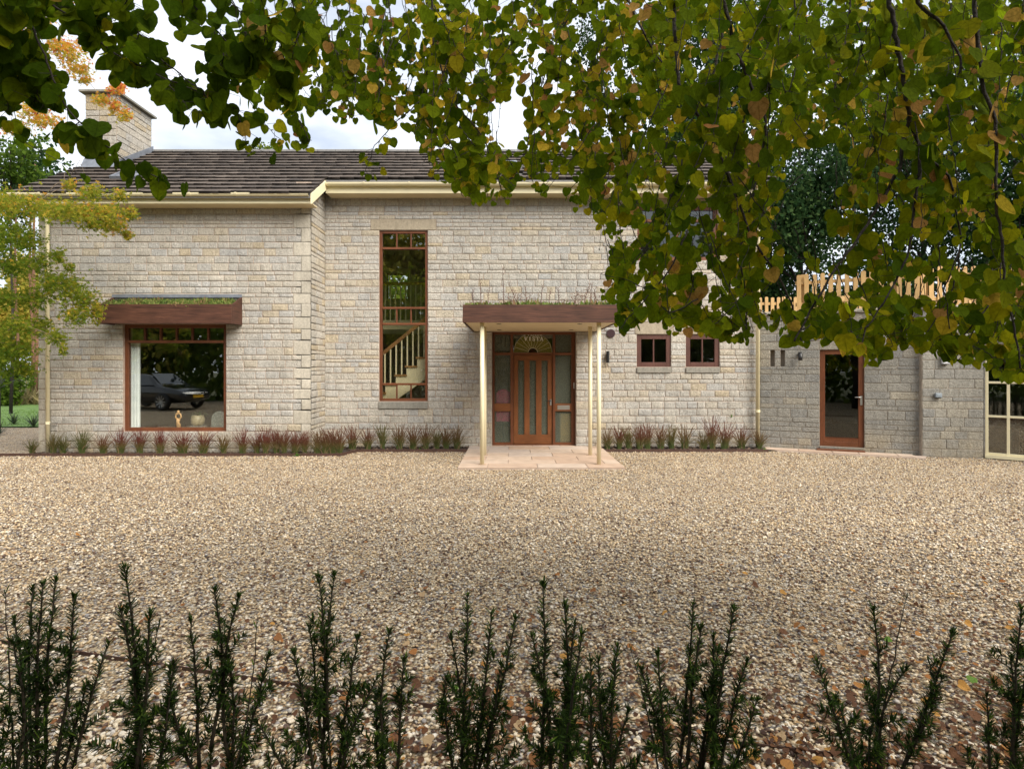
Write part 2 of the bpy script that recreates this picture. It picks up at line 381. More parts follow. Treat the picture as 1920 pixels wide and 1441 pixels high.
def rot_mats(rx, ry, rz):
    cx, sx, cy_, sy, cz, sz = np.cos(rx), np.sin(rx), np.cos(ry), np.sin(ry), np.cos(rz), np.sin(rz)
    n = len(rx); R = np.empty((n, 3, 3))
    R[:, 0, 0] = cz*cy_; R[:, 0, 1] = cz*sy*sx - sz*cx; R[:, 0, 2] = cz*sy*cx + sz*sx
    R[:, 1, 0] = sz*cy_; R[:, 1, 1] = sz*sy*sx + cz*cx; R[:, 1, 2] = sz*sy*cx - cz*sx
    R[:, 2, 0] = -sy; R[:, 2, 1] = cy_*sx; R[:, 2, 2] = cy_*cx
    return R
def scatter(TV, TT, C, R, S, tint):
    """copies of a template at centres C with rotations R and scales S (n,3) -> V, T, tint"""
    n, k = len(C), len(TV)
    loc = TV[None] * S[:, None, :]
    V = np.einsum('nij,nkj->nki', R, loc) + C[:, None]
    T = (TT[None] + (np.arange(n) * k)[:, None, None]).reshape(-1, TT.shape[1])
    return V.reshape(-1, 3), T, np.repeat(tint, k)
def in_poly(x, y, poly):
    ins = np.zeros(len(x), bool); n = len(poly)
    for i in range(n):
        x0, y0 = poly[i]; x1, y1 = poly[(i + 1) % n]
        c = ((y0 > y) != (y1 > y)) & (x < (x1 - x0) * (y - y0) / (y1 - y0 + 1e-12) + x0); ins ^= c
    return ins
M['pebble'] = tinted('river_pebble', GS, .6, .25, 60, .25, 160, .35)
EDGE = [(-6.2, 4.15), (-3.6, 3.72), (-2.83, 3.54), (-1.55, 3.22), (-.29, 2.9), (.6, 2.72), (1.42, 2.56), (2.6, 2.3), (4, 2.0)]
def edge_y(x): return np.interp(x, [p[0] for p in EDGE], [p[1] for p in EDGE])
def pebbles(n, y0, y1, wide, smin, smax, TV, TT, zoff, name_, pale=False):
    y = np.sqrt(NP.uniform(y0 ** 2, y1 ** 2, n)); x = NP.uniform(-1, 1, n) * (wide * y + .5)
    ok = in_poly(x, y, YARD) & ~((x > -.95) & (x < 1.95) & (y > 9.86)) & ~((y > 11.4) & (x < -3.3)) & ~((y > 11.98) & (x < 5.4))
    if y1 < 9 and y1 > 4: ok &= NP.uniform(0, 1, n) < np.clip((8.2 - y) / 2.6, 0, 1)
    if y1 > 9: ok &= NP.uniform(0, 1, n) < np.clip((y - 5.2) / 2.4, .0, 1)
    x, y = x[ok], y[ok]; n = len(x)
    s = NP.uniform(smin, smax, n) * NP.choice([.7, 1, 1.25], n, p=[.35, .5, .15])
    S = np.stack([s * NP.uniform(.85, 1.35, n), s * NP.uniform(.7, 1.0, n), s * NP.uniform(.4, .65, n)], 1)
    R = rot_mats(NP.normal(0, .35, n), NP.normal(0, .35, n), NP.uniform(0, 6.28, n))
    C = np.stack([x, y, zoff + S[:, 2] * .5 + NP.uniform(0, .010, n)], 1)
    t = NP.uniform(0, 1, n)
    near = y < edge_y(x)
    t = np.where(near & (NP.uniform(0, 1, n) < .45), NP.uniform(.62, .95, n), t)
    return scatter(TV, TT, C, R, S, t)
# irregular templates: slightly lumpy stones
ICO2_L = ICO2_V * (1 + NP.normal(0, .07, (len(ICO2_V), 1)))
a = pebbles(7600, 2.1, 2.85, .92, .0085, .0145, ICO2_L, ICO2_T, -.012, 'n')
o = mesh_np('gravel_near_hedge', a[0], a[1], M['pebble'], tint=a[2], smooth=True)
tag(o, 'pale rounded pebbles and gravel close to the yew saplings', 'gravel', kind='stuff')
a = pebbles(50000, 2.83, 8.0, .92, .0085, .0140, ICO_V, ICO_T, -.012, 'm')
b = pebbles(82000, 5.3, 12.6, .92, .0095, .0145, OCT_V, OCT_T, -.012, 'f')
o = mesh_np('gravel', np.concatenate([a[0], b[0]]), np.concatenate([a[1], b[1] + len(a[0])]), M['pebble'], tint=np.concatenate([a[2], b[2]]), smooth=True)
tag(o, 'golden gravel covering the yard in front of the house', 'gravel', kind='stuff')

# planting bed, edging, paving
def strip(name, pts, w, h, mat, label):
    og = (pts[0][0], pts[0][1], 0)
    mb = MB()
    for (x0, y0), (x1, y1) in zip(pts[:-1], pts[1:]):
        dx, dy = x1 - x0, y1 - y0; l = math.hypot(dx, dy); nx, ny = -dy / l * w, dx / l * w
        mb.prism([(x0, y0, -.02), (x1, y1, -.02), (x1 + nx, y1 + ny, -.02), (x0 + nx, y0 + ny, -.02)], (0, 0, h + .02))
    o = mb.build(name, mat, origin=og); return tag(o, label, 'edging')
strip('metal_edging', EDGE, .006, .010, M['corten'], 'thin rusty edging strip crossing the near gravel behind the yews')
BEDL = [(-14, 11.42), (-3.38, 11.42), (-3.2, 11.99), (-.92, 11.99)]
strip('metal_edging', BEDL, .02, .045, M['corten'], 'rusty steel edging along the grass bed left of the porch')
strip('metal_edging', [(1.93, 11.99), (5.3, 11.99)], .02, .045, M['corten'], 'rusty steel edging along the grass bed right of the porch')
sheet('planting_bed', [(-9.6, 11.44), (-3.4, 11.44), (-3.22, 12.01), (-.93, 12.01), (-.93, 12.7), (-4.1, 12.7), (-4.1, 11.8), (-9.6, 11.8)], .008, M['soil'])
sheet('planting_bed', [(1.93, 12.01), (5.4, 12.01), (5.4, 12.7), (1.93, 12.7)], .008, M['soil'])
n = 2600
xs = np.concatenate([NP.uniform(-9.6, -3.4, n // 2), NP.uniform(-3.9, -.95, n // 4), NP.uniform(1.95, 5.35, n // 4)])
ys = np.concatenate([NP.uniform(11.45, 11.75, n // 2), NP.uniform(12.03, 12.62, n // 4), NP.uniform(12.03, 12.62, n // 4)])
s = NP.uniform(.008, .03, n)
a = scatter(OCT_V, OCT_T, np.stack([xs, ys, .012 + s * .3], 1), rot_mats(NP.normal(0, .5, n), NP.normal(0, .5, n), NP.uniform(0, 6.3, n)), np.stack([s * 1.5, s, s * .5], 1), NP.uniform(0, 1, n))
M['bark_chip'] = tinted('bark_chip', [(0, (.02, .014, .01)), (.7, (.07, .045, .03)), (1, (.16, .11, .08))], .9)
tag(mesh_np('bark_mulch', a[0], a[1], M['bark_chip'], tint=a[2]), 'dark bark mulch under the grasses along the wall', 'mulch', kind='stuff')

# porch paving: slab children
pv = MB().box((-.93, 9.9, -.05), (1.93, 12.86, .012)).build('porch_paving', M['mortar']); tag(pv, kind='structure')
def slab(x0, x1, y0, y1, z, par, tint, top=.016):
    mb = MB(); mb.tint = tint + .001
    mb.box((x0 + .004, y0 + .004, z), (x1 - .004, y1 - .004, z + top)); return mb.build('paving_slab', M['slab'], par, bevel=.003, seg=1)
rows = [9.9, 10.3, 10.72, 11.15, 11.62, 12.12, 12.62, 12.86]
for r in range(7):
    x = -.93 - (.0 if r % 2 else .42)
    if r == 0: x = -.93 - .35
    while x < 1.93:
        w = .86 if r < 6 else .6
        a, b = max(x, -.93), min(x + w, 1.93)
        if b - a > .05: slab(a, b, rows[r], rows[r + 1], .0125, pv, RG.random())
        x += w
# garage polyline
GA, GB, GC, GD = Vector((5.36, 12.60, 0)), Vector((8.04, 11.42, 0)), Vector((9.05, 11.13, 0)), Vector((10.55, 9.72, 0))
gp = MB().prism([(5.46, 12.5, -.05), (8.1, 11.34, -.05), (7.86, 11.02, -.05), (5.5, 12.02, -.05)], (0, 0, .06)).build('door_path', M['mortar']); tag(gp, kind='structure')
d = (GB - GA).normalized(); n_ = Vector((d.y, -d.x, 0))
u = .12
while u < 2.7:
    w = RG.uniform(.45, .75); u1 = min(u + w, 2.78)
    mb = MB(); mb.tint = RG.random() + .001
    a = GA + d * (u + .005); b = GA + d * (u1 - .005)
    mb.prism([tuple(a + n_ * .04 + Vector((0, 0, .011))), tuple(a + n_ * .37 + Vector((0, 0, .011))), tuple(b + n_ * .37 + Vector((0, 0, .011))), tuple(b + n_ * .04 + Vector((0, 0, .011)))], (0, 0, .016))
    mb.build('paving_slab', M['slab'], gp, bevel=.003, seg=1); u = u1

# ================================================================== stone walls
def stone_block(seed):
    r = random.Random(seed); xs = [-.5, -.455, .455, .5]; zs = [-.5, -.40, .40, .5]
    V = []; Fc = []
    for j, z in enumerate(zs):
        for i, x in enumerate(xs):
            edge = i in (0, 3) or j in (0, 3)
            V.append((x + (r.uniform(-.012, .012) if edge else r.uniform(-.02, .02)), (-.72 if edge else -1) + r.uniform(-.12, .12), z + r.uniform(-.03, .03)))
    for j in range(3):
        for i in range(3): Fc.append((j*4+i, j*4+i+1, (j+1)*4+i+1, (j+1)*4+i))
    ring = [0, 1, 2, 3, 7, 11, 15, 14, 13, 12, 8, 4]; b = len(V)
    V += [(V[i][0], 0.6, V[i][2]) for i in ring]
    for k in range(12): Fc.append((ring[(k+1) % 12], ring[k], b + k, b + (k + 1) % 12))
    return V, Fc
BLOCKS = [stone_block(i) for i in range(8)]
def block_mesh(i, mat, cache={}):
    k = (i, mat.name)
    if k not in cache:
        me = bpy.data.meshes.new('stone'); me.from_pydata(BLOCKS[i][0], [], BLOCKS[i][1]); me.materials.append(mat); me.update(); cache[k] = me
    return cache[k]
def wall_panel(mb, o, d, n, u0, u1, z0, z1, th, ops):
    us = sorted({u0, u1} | {x for a in ops for x in (a[0], a[1]) if u0 < x < u1}); zs = sorted({z0, z1} | {x for a in ops for x in (a[2], a[3]) if z0 < x < z1})
    def pt(u, z, y): p = o + d * u - n * y; return (p.x, p.y, z)
    for i in range(len(us) - 1):
        for j in range(len(zs) - 1):
            cu, cz = (us[i] + us[i+1]) / 2, (zs[j] + zs[j+1]) / 2
            if any(a[0] < cu < a[1] and a[2] < cz < a[3] for a in ops): continue
            mb.quad(pt(us[i], zs[j], 0), pt(us[i+1], zs[j], 0), pt(us[i+1], zs[j+1], 0), pt(us[i], zs[j+1], 0))
            mb.quad(pt(us[i], zs[j], th), pt(us[i], zs[j+1], th), pt(us[i+1], zs[j+1], th), pt(us[i+1], zs[j], th))
    for a in ops:
        ua, ub, za, zb = a[:4]
        mb.quad(pt(ua, za, 0), pt(ua, zb, 0), pt(ua, zb, th), pt(ua, za, th)); mb.quad(pt(ub, za, 0), pt(ub, za, th), pt(ub, zb, th), pt(ub, zb, 0))
        mb.quad(pt(ua, zb, 0), pt(ub, zb, 0), pt(ub, zb, th), pt(ua, zb, th)); mb.quad(pt(ua, za, 0), pt(ua, za, th), pt(ub, za, th), pt(ub, za, 0))
    mb.quad(pt(u0, z1, 0), pt(u1, z1, 0), pt(u1, z1, th), pt(u0, z1, th))
    mb.quad(pt(u0, z0, 0), pt(u0, z1, 0), pt(u0, z1, th), pt(u0, z0, th)); mb.quad(pt(u1, z0, 0), pt(u1, z0, th), pt(u1, z1, th), pt(u1, z1, 0))
def lay(o, d, n, u0, u1, z0, z1, ops, rng, hs, wr, keys=(), quoin=None, mats=None, fixed=()):
    """courses of stones; ops (u0,u1,z0,z1); fixed: plain stones (lintels) that other stones avoid. returns list of dicts"""
    blocked = list(ops) + list(fixed)
    ks = sorted({z0, z1} | {k for k in keys if z0 < k < z1} | {x for a in blocked for x in (a[2], a[3]) if z0 < x < z1})
    ks2 = [ks[0]]
    for k in ks[1:]:
        if k - ks2[-1] < .05 and k != z1: continue
        ks2.append(k)
    rows = []
    for a, b in zip(ks2[:-1], ks2[1:]):
        rem = b - a; seq = []
        while rem > .05:
            h = rng.choice(hs)
            if rem - h < .06: h = rem
            seq.append(h); rem -= h
        s = (b - a) / sum(seq); z = a
        for h in seq: rows.append((z, z + h * s)); z += h * s
    out = []; alt = 0; qz = []
    if quoin:
        z = z0; w_ = 0
        for (za, zb) in rows:
            if zb - z > .2 or zb > z1 - .01:
                w_ ^= 1
                if 'l' in quoin: qz.append((u0, u0 + (.24 if w_ else .14), z, zb))
                if 'r' in quoin: qz.append((u1 - (.36 if w_ else .20), u1, z, zb))
                z = zb
        blocked += qz
    for (za, zb) in rows:
        zc = (za + zb) / 2; iv = [(u0, u1)]
        for a in blocked:
            if a[2] < zc < a[3]:
                nv = []
                for (p, q) in iv:
                    if a[1] <= p or a[0] >= q: nv.append((p, q)); continue
                    if a[0] > p: nv.append((p, a[0]))
                    if a[1] < q: nv.append((a[1], q))
                iv = nv
        alt ^= 1
        for (p, q) in iv:
            u = p
            while u < q - 1e-6:
                h = zb - za
                w = rng.uniform(*wr) * (1.25 if h < .1 else 1.0)
                if q - (u + w) < .13: w = q - u if q - u < wr[1] * 1.3 else (q - u) / 2
                out.append((u, u + w, za, zb, 's')); u += w
    out += [a + ('q',) for a in qz]
    J = .0065
    res = []
    for (a, b, c, e, k) in out:
        if b - a < .03: continue
        cc = o + d * ((a + b) / 2); res.append(dict(c=Vector((cc.x, cc.y, (c + e) / 2)), w=b - a - 2*J, h=e - c - 2*J, d=d, n=n, k=k,
             t=min(1, max(.001, rng.gauss(.36, .17) if rng.random() > .09 else rng.uniform(.75, 1))), v=rng.randrange(8), y=rng.uniform(.006, .014)))
    return res
def place_stones(stones, parent, mat_s, mat_q, limit=300):
    stones = sorted(stones, key=lambda s: -s['w'] * s['h'] * s.get('wt', 1))
    VV, TT, tt = {}, {}, {}
    for i, s in enumerate(stones):
        mat = mat_q if s['k'] == 'q' else mat_s
        ang = math.atan2(s['d'].y, s['d'].x); depth = s['y'] if s['k'] == 's' else .012
        if i < limit:
            ob = bpy.data.objects.new('stone', block_mesh(s['v'], mat)); COL.objects.link(ob); ob.parent = parent
            ob.location = s['c'] - wloc(parent); ob.rotation_euler = (0, 0, ang); ob.scale = (s['w'], depth, s['h']); ob['tint'] = float(s['t'])
        else:
            key = mat.name; V = VV.setdefault(key, []); T = TT.setdefault(key, []); t = tt.setdefault(key, [])
            ca, sa = math.cos(ang), math.sin(ang); b = len(V)
            for (x, y, z) in BLOCKS[s['v']][0]:
                x *= s['w']; y *= depth; V.append((s['c'].x + ca*x - sa*y, s['c'].y + sa*x + ca*y, s['c'].z + z * s['h'])); t.append(s['t'])
            T += [tuple(q + b for q in f) for f in BLOCKS[s['v']][1]]
    for key in VV:
        o = mesh_np('stone_courses', VV[key], TT[key], bpy.data.materials[key], parent, tint=tt[key]); tag(o, kind='stuff')

X_, Z_ = Vector((1, 0, 0)), Vector((0, 0, 1))
YM, YL = 12.65, 11.78                                # main wall face, left wing face
XC, XL, XR = -4.08, -9.61, 5.36                      # inner corner, left end, right end
NY = Vector((0, -1, 0)); O0 = Vector((0, 0, 0))
house = empty('stone_house', (0, YM, 0), 'pale tooled stone two storey house with dark tiled roof and brown timber windows', 'house')
wall = MB()
def opx(a, b, c, e, Y): return (PX(a, Y), PX(b, Y), PZ(e, Y), PZ(c, Y))
op_left = opx(231, 424, 607.5, 808.5, YL)
op_tall = opx(711, 802, 432, 752, YM)
op_door = (PX(922.5, YM), PX(1080, YM), 0.0, 2.52)
op_w1 = opx(1194, 1258, 627, 687.5, YM); op_w2 = opx(1286, 1349, 627, 687.5, YM)
op_up = opx(1195, 1346, 386, 488, YM)
main_ops = [op_tall, op_door, op_w1, op_w2, op_up]
MO = .0                                              # stones stand proud of the mortar plane
pm, pl = Vector((0, YM, 0)), Vector((0, YL, 0))
wall_panel(wall, pm, X_, NY, XC, XR, -.05, 5.5, .3, main_ops)
wall_panel(wall, pl, X_, NY, XL, XC, -.05, 5.05, .3, [op_left])
pr = Vector((XC, YL, 0)); DY = Vector((0, 1, 0)); NX = Vector((1, 0, 0))
wall_panel(wall, pr, DY, NX, 0, YM - YL, -.05, 5.5, .3, [])
# gable ends and rear
YR = 17.3; RY, RZ, SL = 14.56, 7.12, .62             # rear wall, ridge line, roof slope
def gable(x, yf, th):
    zf = RZ - SL * (RY - yf) - .05; zr = RZ - SL * (YR - RY) - .05
    wall.prism([(x, yf, -.05), (x, YR, -.05), (x, YR, zr), (x, RY, RZ - .06), (x, yf, zf)], (th, 0, 0))
gable(XL, YL + .31, .3); gable(XR - .3, YM + .31, .3)
op_rear = (PX(727, YR), PX(769, YR), PZ(564, YR), PZ(514, YR))
wall_panel(wall, Vector((0, YR, 0)), X_, Vector((0, 1, 0)), XL, XR, -.05, 5.3, .25, [op_rear])
wo_ = wall.build('wall', M['mortar'], house)
rng = random.Random(21)
HS = [.075, .08, .09, .10, .12, .13, .14, .14, .15, .15, .155, .16]
lint_tall = (PX(695, YM), PX(818, YM), PZ(431.5, YM), PZ(411, YM)); lint_w1 = (PX(1190, YM), PX(1262, YM), PZ(626.5, YM), PZ(604, YM)); lint_w2 = (PX(1282, YM), PX(1353, YM), PZ(626.5, YM), PZ(604, YM))
lint_up = (PX(1180, YM), PX(1362, YM), PZ(385.5, YM), PZ(368, YM))
sill_tall = (PX(710, YM), PX(803, YM), PZ(766, YM), PZ(752.5, YM)); sill_1 = (PX(1193.5, YM), PX(1258.5, YM), PZ(699, YM), PZ(688, YM)); sill_2 = (PX(1285.5, YM), PX(1349.5, YM), PZ(699, YM), PZ(688, YM))
fixed = [lint_tall, lint_w1, lint_w2, lint_up, sill_tall, sill_1, sill_2]
stones = lay(pm, X_, NY, XC, XR, 0, 5.46, main_ops, rng, HS, (.17, .38), fixed=fixed)
stones += lay(pl, X_, NY, XL, XC, 0, 5.02, [op_left], rng, HS, (.17, .38), quoin='lr')
for s in stones:
    if s['c'].x > 1.9 and s['c'].z > 2.6: s['wt'] = .3      # mostly hidden behind the leaves
    if abs(s['c'].x - .5) < 1.3 and 2.5 < s['c'].z < 2.85: s['wt'] = .1
rs = lay(pr, DY, NX, 0.012, YM - YL - .002, 0, 5.46, [], rng, HS, (.2, .42))
for s in rs: s['wt'] = .3; s['t'] = min(1, s['t'] + .25)
stones += rs
place_stones(stones, wo_, M['stone'], M['ashlar'])
def trim(name, r, o, mat, y0=-.02, y1=.014, d=X_, n=NY, par=house):
    mb = MB(); mb.tint = RG.random() + .001; mb.obox(o, d, n, r[0] + .004, r[1] - .004, r[2] + .004, r[3] - .004, y0, y1); return mb.build(name, mat, par, bevel=.004, seg=1)
for r in (lint_tall, lint_w1, lint_w2, lint_up): trim('lintel', r, pm, M['lintel'])
for r in (sill_tall, sill_1, sill_2): trim('window_sill', r, pm, M['sill'], y1=.035)

# ---- windows
def window(par, o, d, n, r, back, fw, bands, glass, name='window', mats=None, fd=.07, outer=None):
    """r: opening (u0,u1,z0,z1); back: setback of the frame's face; bands: [(z_top_of_band_bar list)]"""
    mv, mh = mats or (M['frame'], M['frame_x'])
    u0, u1, z0, z1 = r
    c = o + d * ((u0 + u1) / 2); w = empty(name, (c.x, c.y, z0), parent=par)
    B = lambda a, b, c_, e, y0=-back - fd, y1=-back: MB().obox(o, d, n, a, b, c_, e, y0, y1)
    B(u0, u0 + fw, z0, z1).build('frame', mv, w, bevel=.004, seg=1); B(u1 - fw, u1, z0, z1).build('frame', mv, w, bevel=.004, seg=1)
    B(u0 + fw, u1 - fw, z1 - fw, z1).build('frame', mh, w, bevel=.004, seg=1); B(u0 + fw, u1 - fw, z0, z0 + fw).build('frame', mh, w, bevel=.004, seg=1)
    zt = z1 - fw
    for (zb, bar, ncol, mw) in bands:                # band from zt down to zb, then a bar below it
        za = zb
        cols = [u0 + fw + (u1 - u0 - 2*fw) * k / ncol for k in range(ncol + 1)]
        for k in range(1, ncol): B(cols[k] - mw/2, cols[k] + mw/2, za, zt, -back - fd*.8, -back - .006).build('mullion', mv, w, bevel=.003, seg=1)
        for k in range(ncol):
            a = cols[k] + (mw/2 if k else 0); b = cols[k+1] - (mw/2 if k < ncol - 1 else 0)
            B(a, b, za, zt, -back - fd*.55 - .006, -back - fd*.55).build('pane', glass, w)
        if bar:
            B(u0 + fw, u1 - fw, zb - bar, zb, -back - fd*.9, -back + .006).build('transom', mh, w, bevel=.004, seg=1)
        zt = zb - bar
    return w
zy = lambda py: PZ(py, YL)
wl = window(house, pl, X_, NY, op_left, .05, .075, [(zy(637.5), .055, 6, .04), (op_left[2] + .075, 0, 1, 0)], M['glass'])
tag(wl, 'large picture window of brown timber with six small top panes')
zt_ = lambda py: PZ(py, YM)
wt = window(house, pm, X_, NY, op_tall, .03, .06, [(zt_(463), .045, 3, .028), (zt_(575), .045, 1, 0), (zt_(605), .045, 3, .028), (zt_(718), .045, 1, 0), (op_tall[2] + .06, 0, 3, .028)], M['glass'])
tag(wt, 'tall narrow stair window of brown timber')
M['frame_dk'] = wood('dark_brown_hardwood', (.085, .035, .026), .5, .3, 'z')
for r in (op_w1, op_w2): window(house, pm, X_, NY, r, .02, .10, [(r[2] + .10, 0, 2, .03)], M['skyglass'], mats=(M['frame_dk'], M['frame_dk']))
window(house, pm, X_, NY, op_up, .05, .08, [(zt_(410), .06, 2, .06), (op_up[2] + .08, 0, 2, .06)], M['skyglass'])
rw = window(house, Vector((0, YR, 0)), X_, Vector((0, 1, 0)), op_rear, .05, .05, [((op_rear[2] + op_rear[3]) / 2 + .1, .05, 1, 0), (op_rear[2] + .05, 0, 1, 0)], M['glass'])

# ---- roof
roof = MB()
def rz(y): return RZ - SL * abs(RY - y)
def slab_roof(x0, x1, y0, y1, th=.08):
    roof.prism([(x0, y0, rz(y0)), (x0, y1, rz(y1)), (x0, y1, rz(y1) - th), (x0, y0, rz(y0) - th)], (x1 - x0, 0, 0))
slab_roof(-9.76, -3.95, 11.34, RY); slab_roof(-3.95, -.5, 12.2, RY); slab_roof(.06, 5.56, 12.2, RY); slab_roof(-.5, .06, 12.2, 12.72); slab_roof(-.5, .06, 13.4, RY); slab_roof(-9.76, 5.56, RY, 17.7)
ro = roof.build('roof', M['ridge'], house)
cs = 1 / math.hypot(1, SL); sv = np.array([0, cs, SL * cs]); nv = np.array([0, -SL * cs, cs])
TV_, TF_, TTn = [], [], []
rg = random.Random(5); G_ = .282; ytop = RY
k = 0
s_tot = (RY - 11.30) / cs
while True:
    s0 = k * G_
    if s0 > s_tot - .05: break
    y0 = 11.30 + s0 * cs
    x = -9.80 + rg.uniform(-.15, 0); xe = 5.6 if y0 > 12.08 else -3.93
    while x < xe:
        w = rg.uniform(.22, .42); xa, xb = max(x, -9.80), min(x + w, xe)
        if xb - xa > .04 and not (xb > -.48 and xa < .04 and 12.45 < y0 < 13.25):
            j = rg.uniform(-.012, .012); up = rg.uniform(0, .008); l = min(.40, s_tot - s0)
            base = np.array([0, 11.30, rz(11.30)])
            def pt(x_, s_, n_): return np.array([x_, 0, 0]) + base + sv * s_ + nv * n_
            b = len(TV_)
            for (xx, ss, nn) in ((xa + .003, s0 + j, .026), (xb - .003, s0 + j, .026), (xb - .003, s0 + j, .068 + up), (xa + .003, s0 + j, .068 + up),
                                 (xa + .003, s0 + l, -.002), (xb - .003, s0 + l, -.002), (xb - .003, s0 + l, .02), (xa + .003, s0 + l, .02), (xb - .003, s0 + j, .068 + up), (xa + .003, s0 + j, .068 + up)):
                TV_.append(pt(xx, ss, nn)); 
            tn_ = max(.001, min(1, rg.gauss(.47, .08))); TTn += [.001 + .25 * tn_ * rg.random()] * 4 + [tn_] * 6  # butt faces tinted near black, painting in the shade lines between courses
            TF_ += [(b, b+1, b+2, b+3), (b+9, b+8, b+6, b+7), (b, b+3, b+7, b+4), (b+1, b+5, b+6, b+2), (b+4, b+7, b+6, b+5)]
        x += w
    k += 1
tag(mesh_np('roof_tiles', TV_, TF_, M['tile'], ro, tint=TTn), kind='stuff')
x = -9.8
while x < 5.6:
    l = min(.45, 5.6 - x)
    mb = MB(); pr_ = [(x + .004, RY + .11 * math.cos(a), RZ + .0 + .085 * math.sin(a)) for a in np.linspace(math.pi, 0, 7)]
    mb.prism(pr_, (l - .008, 0, 0)).build('ridge_tile', M['ridge'], ro); x += .45
# verge boards, fascias, soffits, gutters
def sloped_board(x, y0, y1, h, th, mat, name='barge_board', dz=-.0):
    MB().prism([(x, y0, rz(y0) + dz), (x, y1, rz(y1) + dz), (x, y1, rz(y1) + dz - h), (x, y0, rz(y0) + dz - h)], (th, 0, 0)).build(name, mat, house)
sloped_board(-3.945, 11.36, 12.28, .2, .03, M['cream'], dz=.0)
sloped_board(5.565, 12.2, RY, .2, .03, M['cream']); sloped_board(5.565, RY, 17.7, .2, .03, M['cream'])
sloped_board(-9.80, 11.36, RY, .16, .03, M['cream']); sloped_board(-9.80, RY, 17.7, .16, .03, M['cream'])
MB().box((-9.76, 11.42, 4.96), (-3.95, 11.445, 5.115)).build('fascia', M['cream'], house, bevel=.003)
MB().box((-9.76, 11.447, 4.965), (-3.95, 11.77, 4.985)).build('soffit', M['soffit'], house)
MB().box((-3.94, 12.27, 5.42), (5.56, 12.295, 5.60)).build('fascia', M['cream'], house, bevel=.003)
MB().box((-3.94, 12.297, 5.425), (5.56, 12.64, 5.445)).build('soffit', M['soffit'], house)
def gutter(x0, x1, y, z, r, rings, name='gutter'):
    mb = MB(); a = np.linspace(math.pi, 2 * math.pi, 9)
    prof = [(0, y + r * math.cos(t), z + r * math.sin(t)) for t in a] + [(0, y + (r - .006) * math.cos(t), z + (r - .006) * math.sin(t)) for t in a[::-1]]
    mb.prism([(x0, p[1], p[2]) for p in prof], (x1 - x0, 0, 0)); g = mb.build(name, M['cream'], house, smooth=False)
    for xr in rings:
        mb = MB(); R2 = r + .009
        prof = [(0, y + R2 * math.cos(t), z + .006 + R2 * math.sin(t)) for t in a] + [(0, y + (r + .001) * math.cos(t), z + .006 + (r + .001) * math.sin(t)) for t in a[::-1]]
        mb.prism([(xr - .02, p[1], p[2]) for p in prof], (.04, 0, 0)).build('gutter_clip', M['cream'], g)
gutter(-9.84, -3.97, 11.345, 5.135, .062, [-9.6, -9.2, -7.2, -6.28, -5.85, -5.38, -4.6])
gutter(-3.93, 5.6, 12.195, 5.612, .062, [-3.1, -2.15, -1.2, -.2, .8, 1.9, 2.9, 3.9, 4.9])
# downpipes
def downpipe(pts, r, label, zs):
    mb = MB().tube(pts, r, 14); p = mb.build('downpipe', M['cream'], house, smooth=True); tag(p, label)
    x, y = pts[-1][0], pts[-1][1]
    for z in zs:
        MB().tube([(x, y, z - .025), (x, y, z + .025)], r * 1.18, 14).build('pipe_clip', M['cream'], p)
xd = PX(88.5, 11.66)
downpipe([(xd, 11.40, 5.06), (xd, 11.42, 4.95), (xd, 11.66, 4.72), (xd, 11.68, .03)], .037, 'cream downpipe at the left end of the house', (.62, 2.2, 4.0))
MB().box((xd + .03, 11.67, .6), (xd + .17, 11.70, .63)).build('pipe_bracket', M['steel'], house)
xd = PX(1421.5, 12.5)
downpipe([(xd, 12.25, 5.54), (xd, 12.27, 5.4), (xd, 12.5, 5.1), (xd, 12.52, .03)], .043, 'cream downpipe at the right end of the house', (.8, 2.6, 4.2))
# chimney
ch = MB().box((-9.64, 13.14, 5.6), (-8.96, 14.39, 7.93)).build('chimney', M['mortar'], house)
cst = lay(Vector((0, 13.13, 0)), X_, NY, -9.65, -8.95, 5.9, 7.93, [], rng, [.12, .15, .18], (.18, .4))
cst += lay(Vector((-8.95, 13.13, 0)), DY, NX, 0.01, 1.27, 5.9, 7.93, [], rng, [.12, .15, .18], (.22, .45))
for s in cst: s['t'] = min(1, s['t'] + .15)
place_stones(cst, ch, M['stone'], M['ashlar'])
MB().box((-9.74, 13.03, 7.935), (-8.86, 14.49, 7.985)).build('chimney_cap', M['sill'], ch, bevel=.006)
MB().lathe((-9.1, 13.45, 7.985), [(.13, 0), (.12, .02), (.105, .25), (.125, .26), (.125, .31), (.09, .31), (.09, .2)], 16).build('chimney_pot', plain('terracotta', (.42, .13, .06), .8), ch)
MB().prism([(-9.67, 13.0, rz(13.0) + .06), (-8.93, 13.0, rz(13.0) + .06), (-8.93, 13.12, rz(13.12) + .24), (-9.67, 13.12, rz(13.12) + .24)], (0, -.012, -.006)).build('flashing', M['lead'], ch)
MB().prism([(-8.935, 13.05, rz(13.05) + .05), (-8.935, 14.45, rz(14.45) + .06), (-8.935, 14.45, rz(14.45) + .2), (-8.935, 13.05, rz(13.05) + .2)], (.008, 0, 0)).build('flashing', M['lead'], ch)
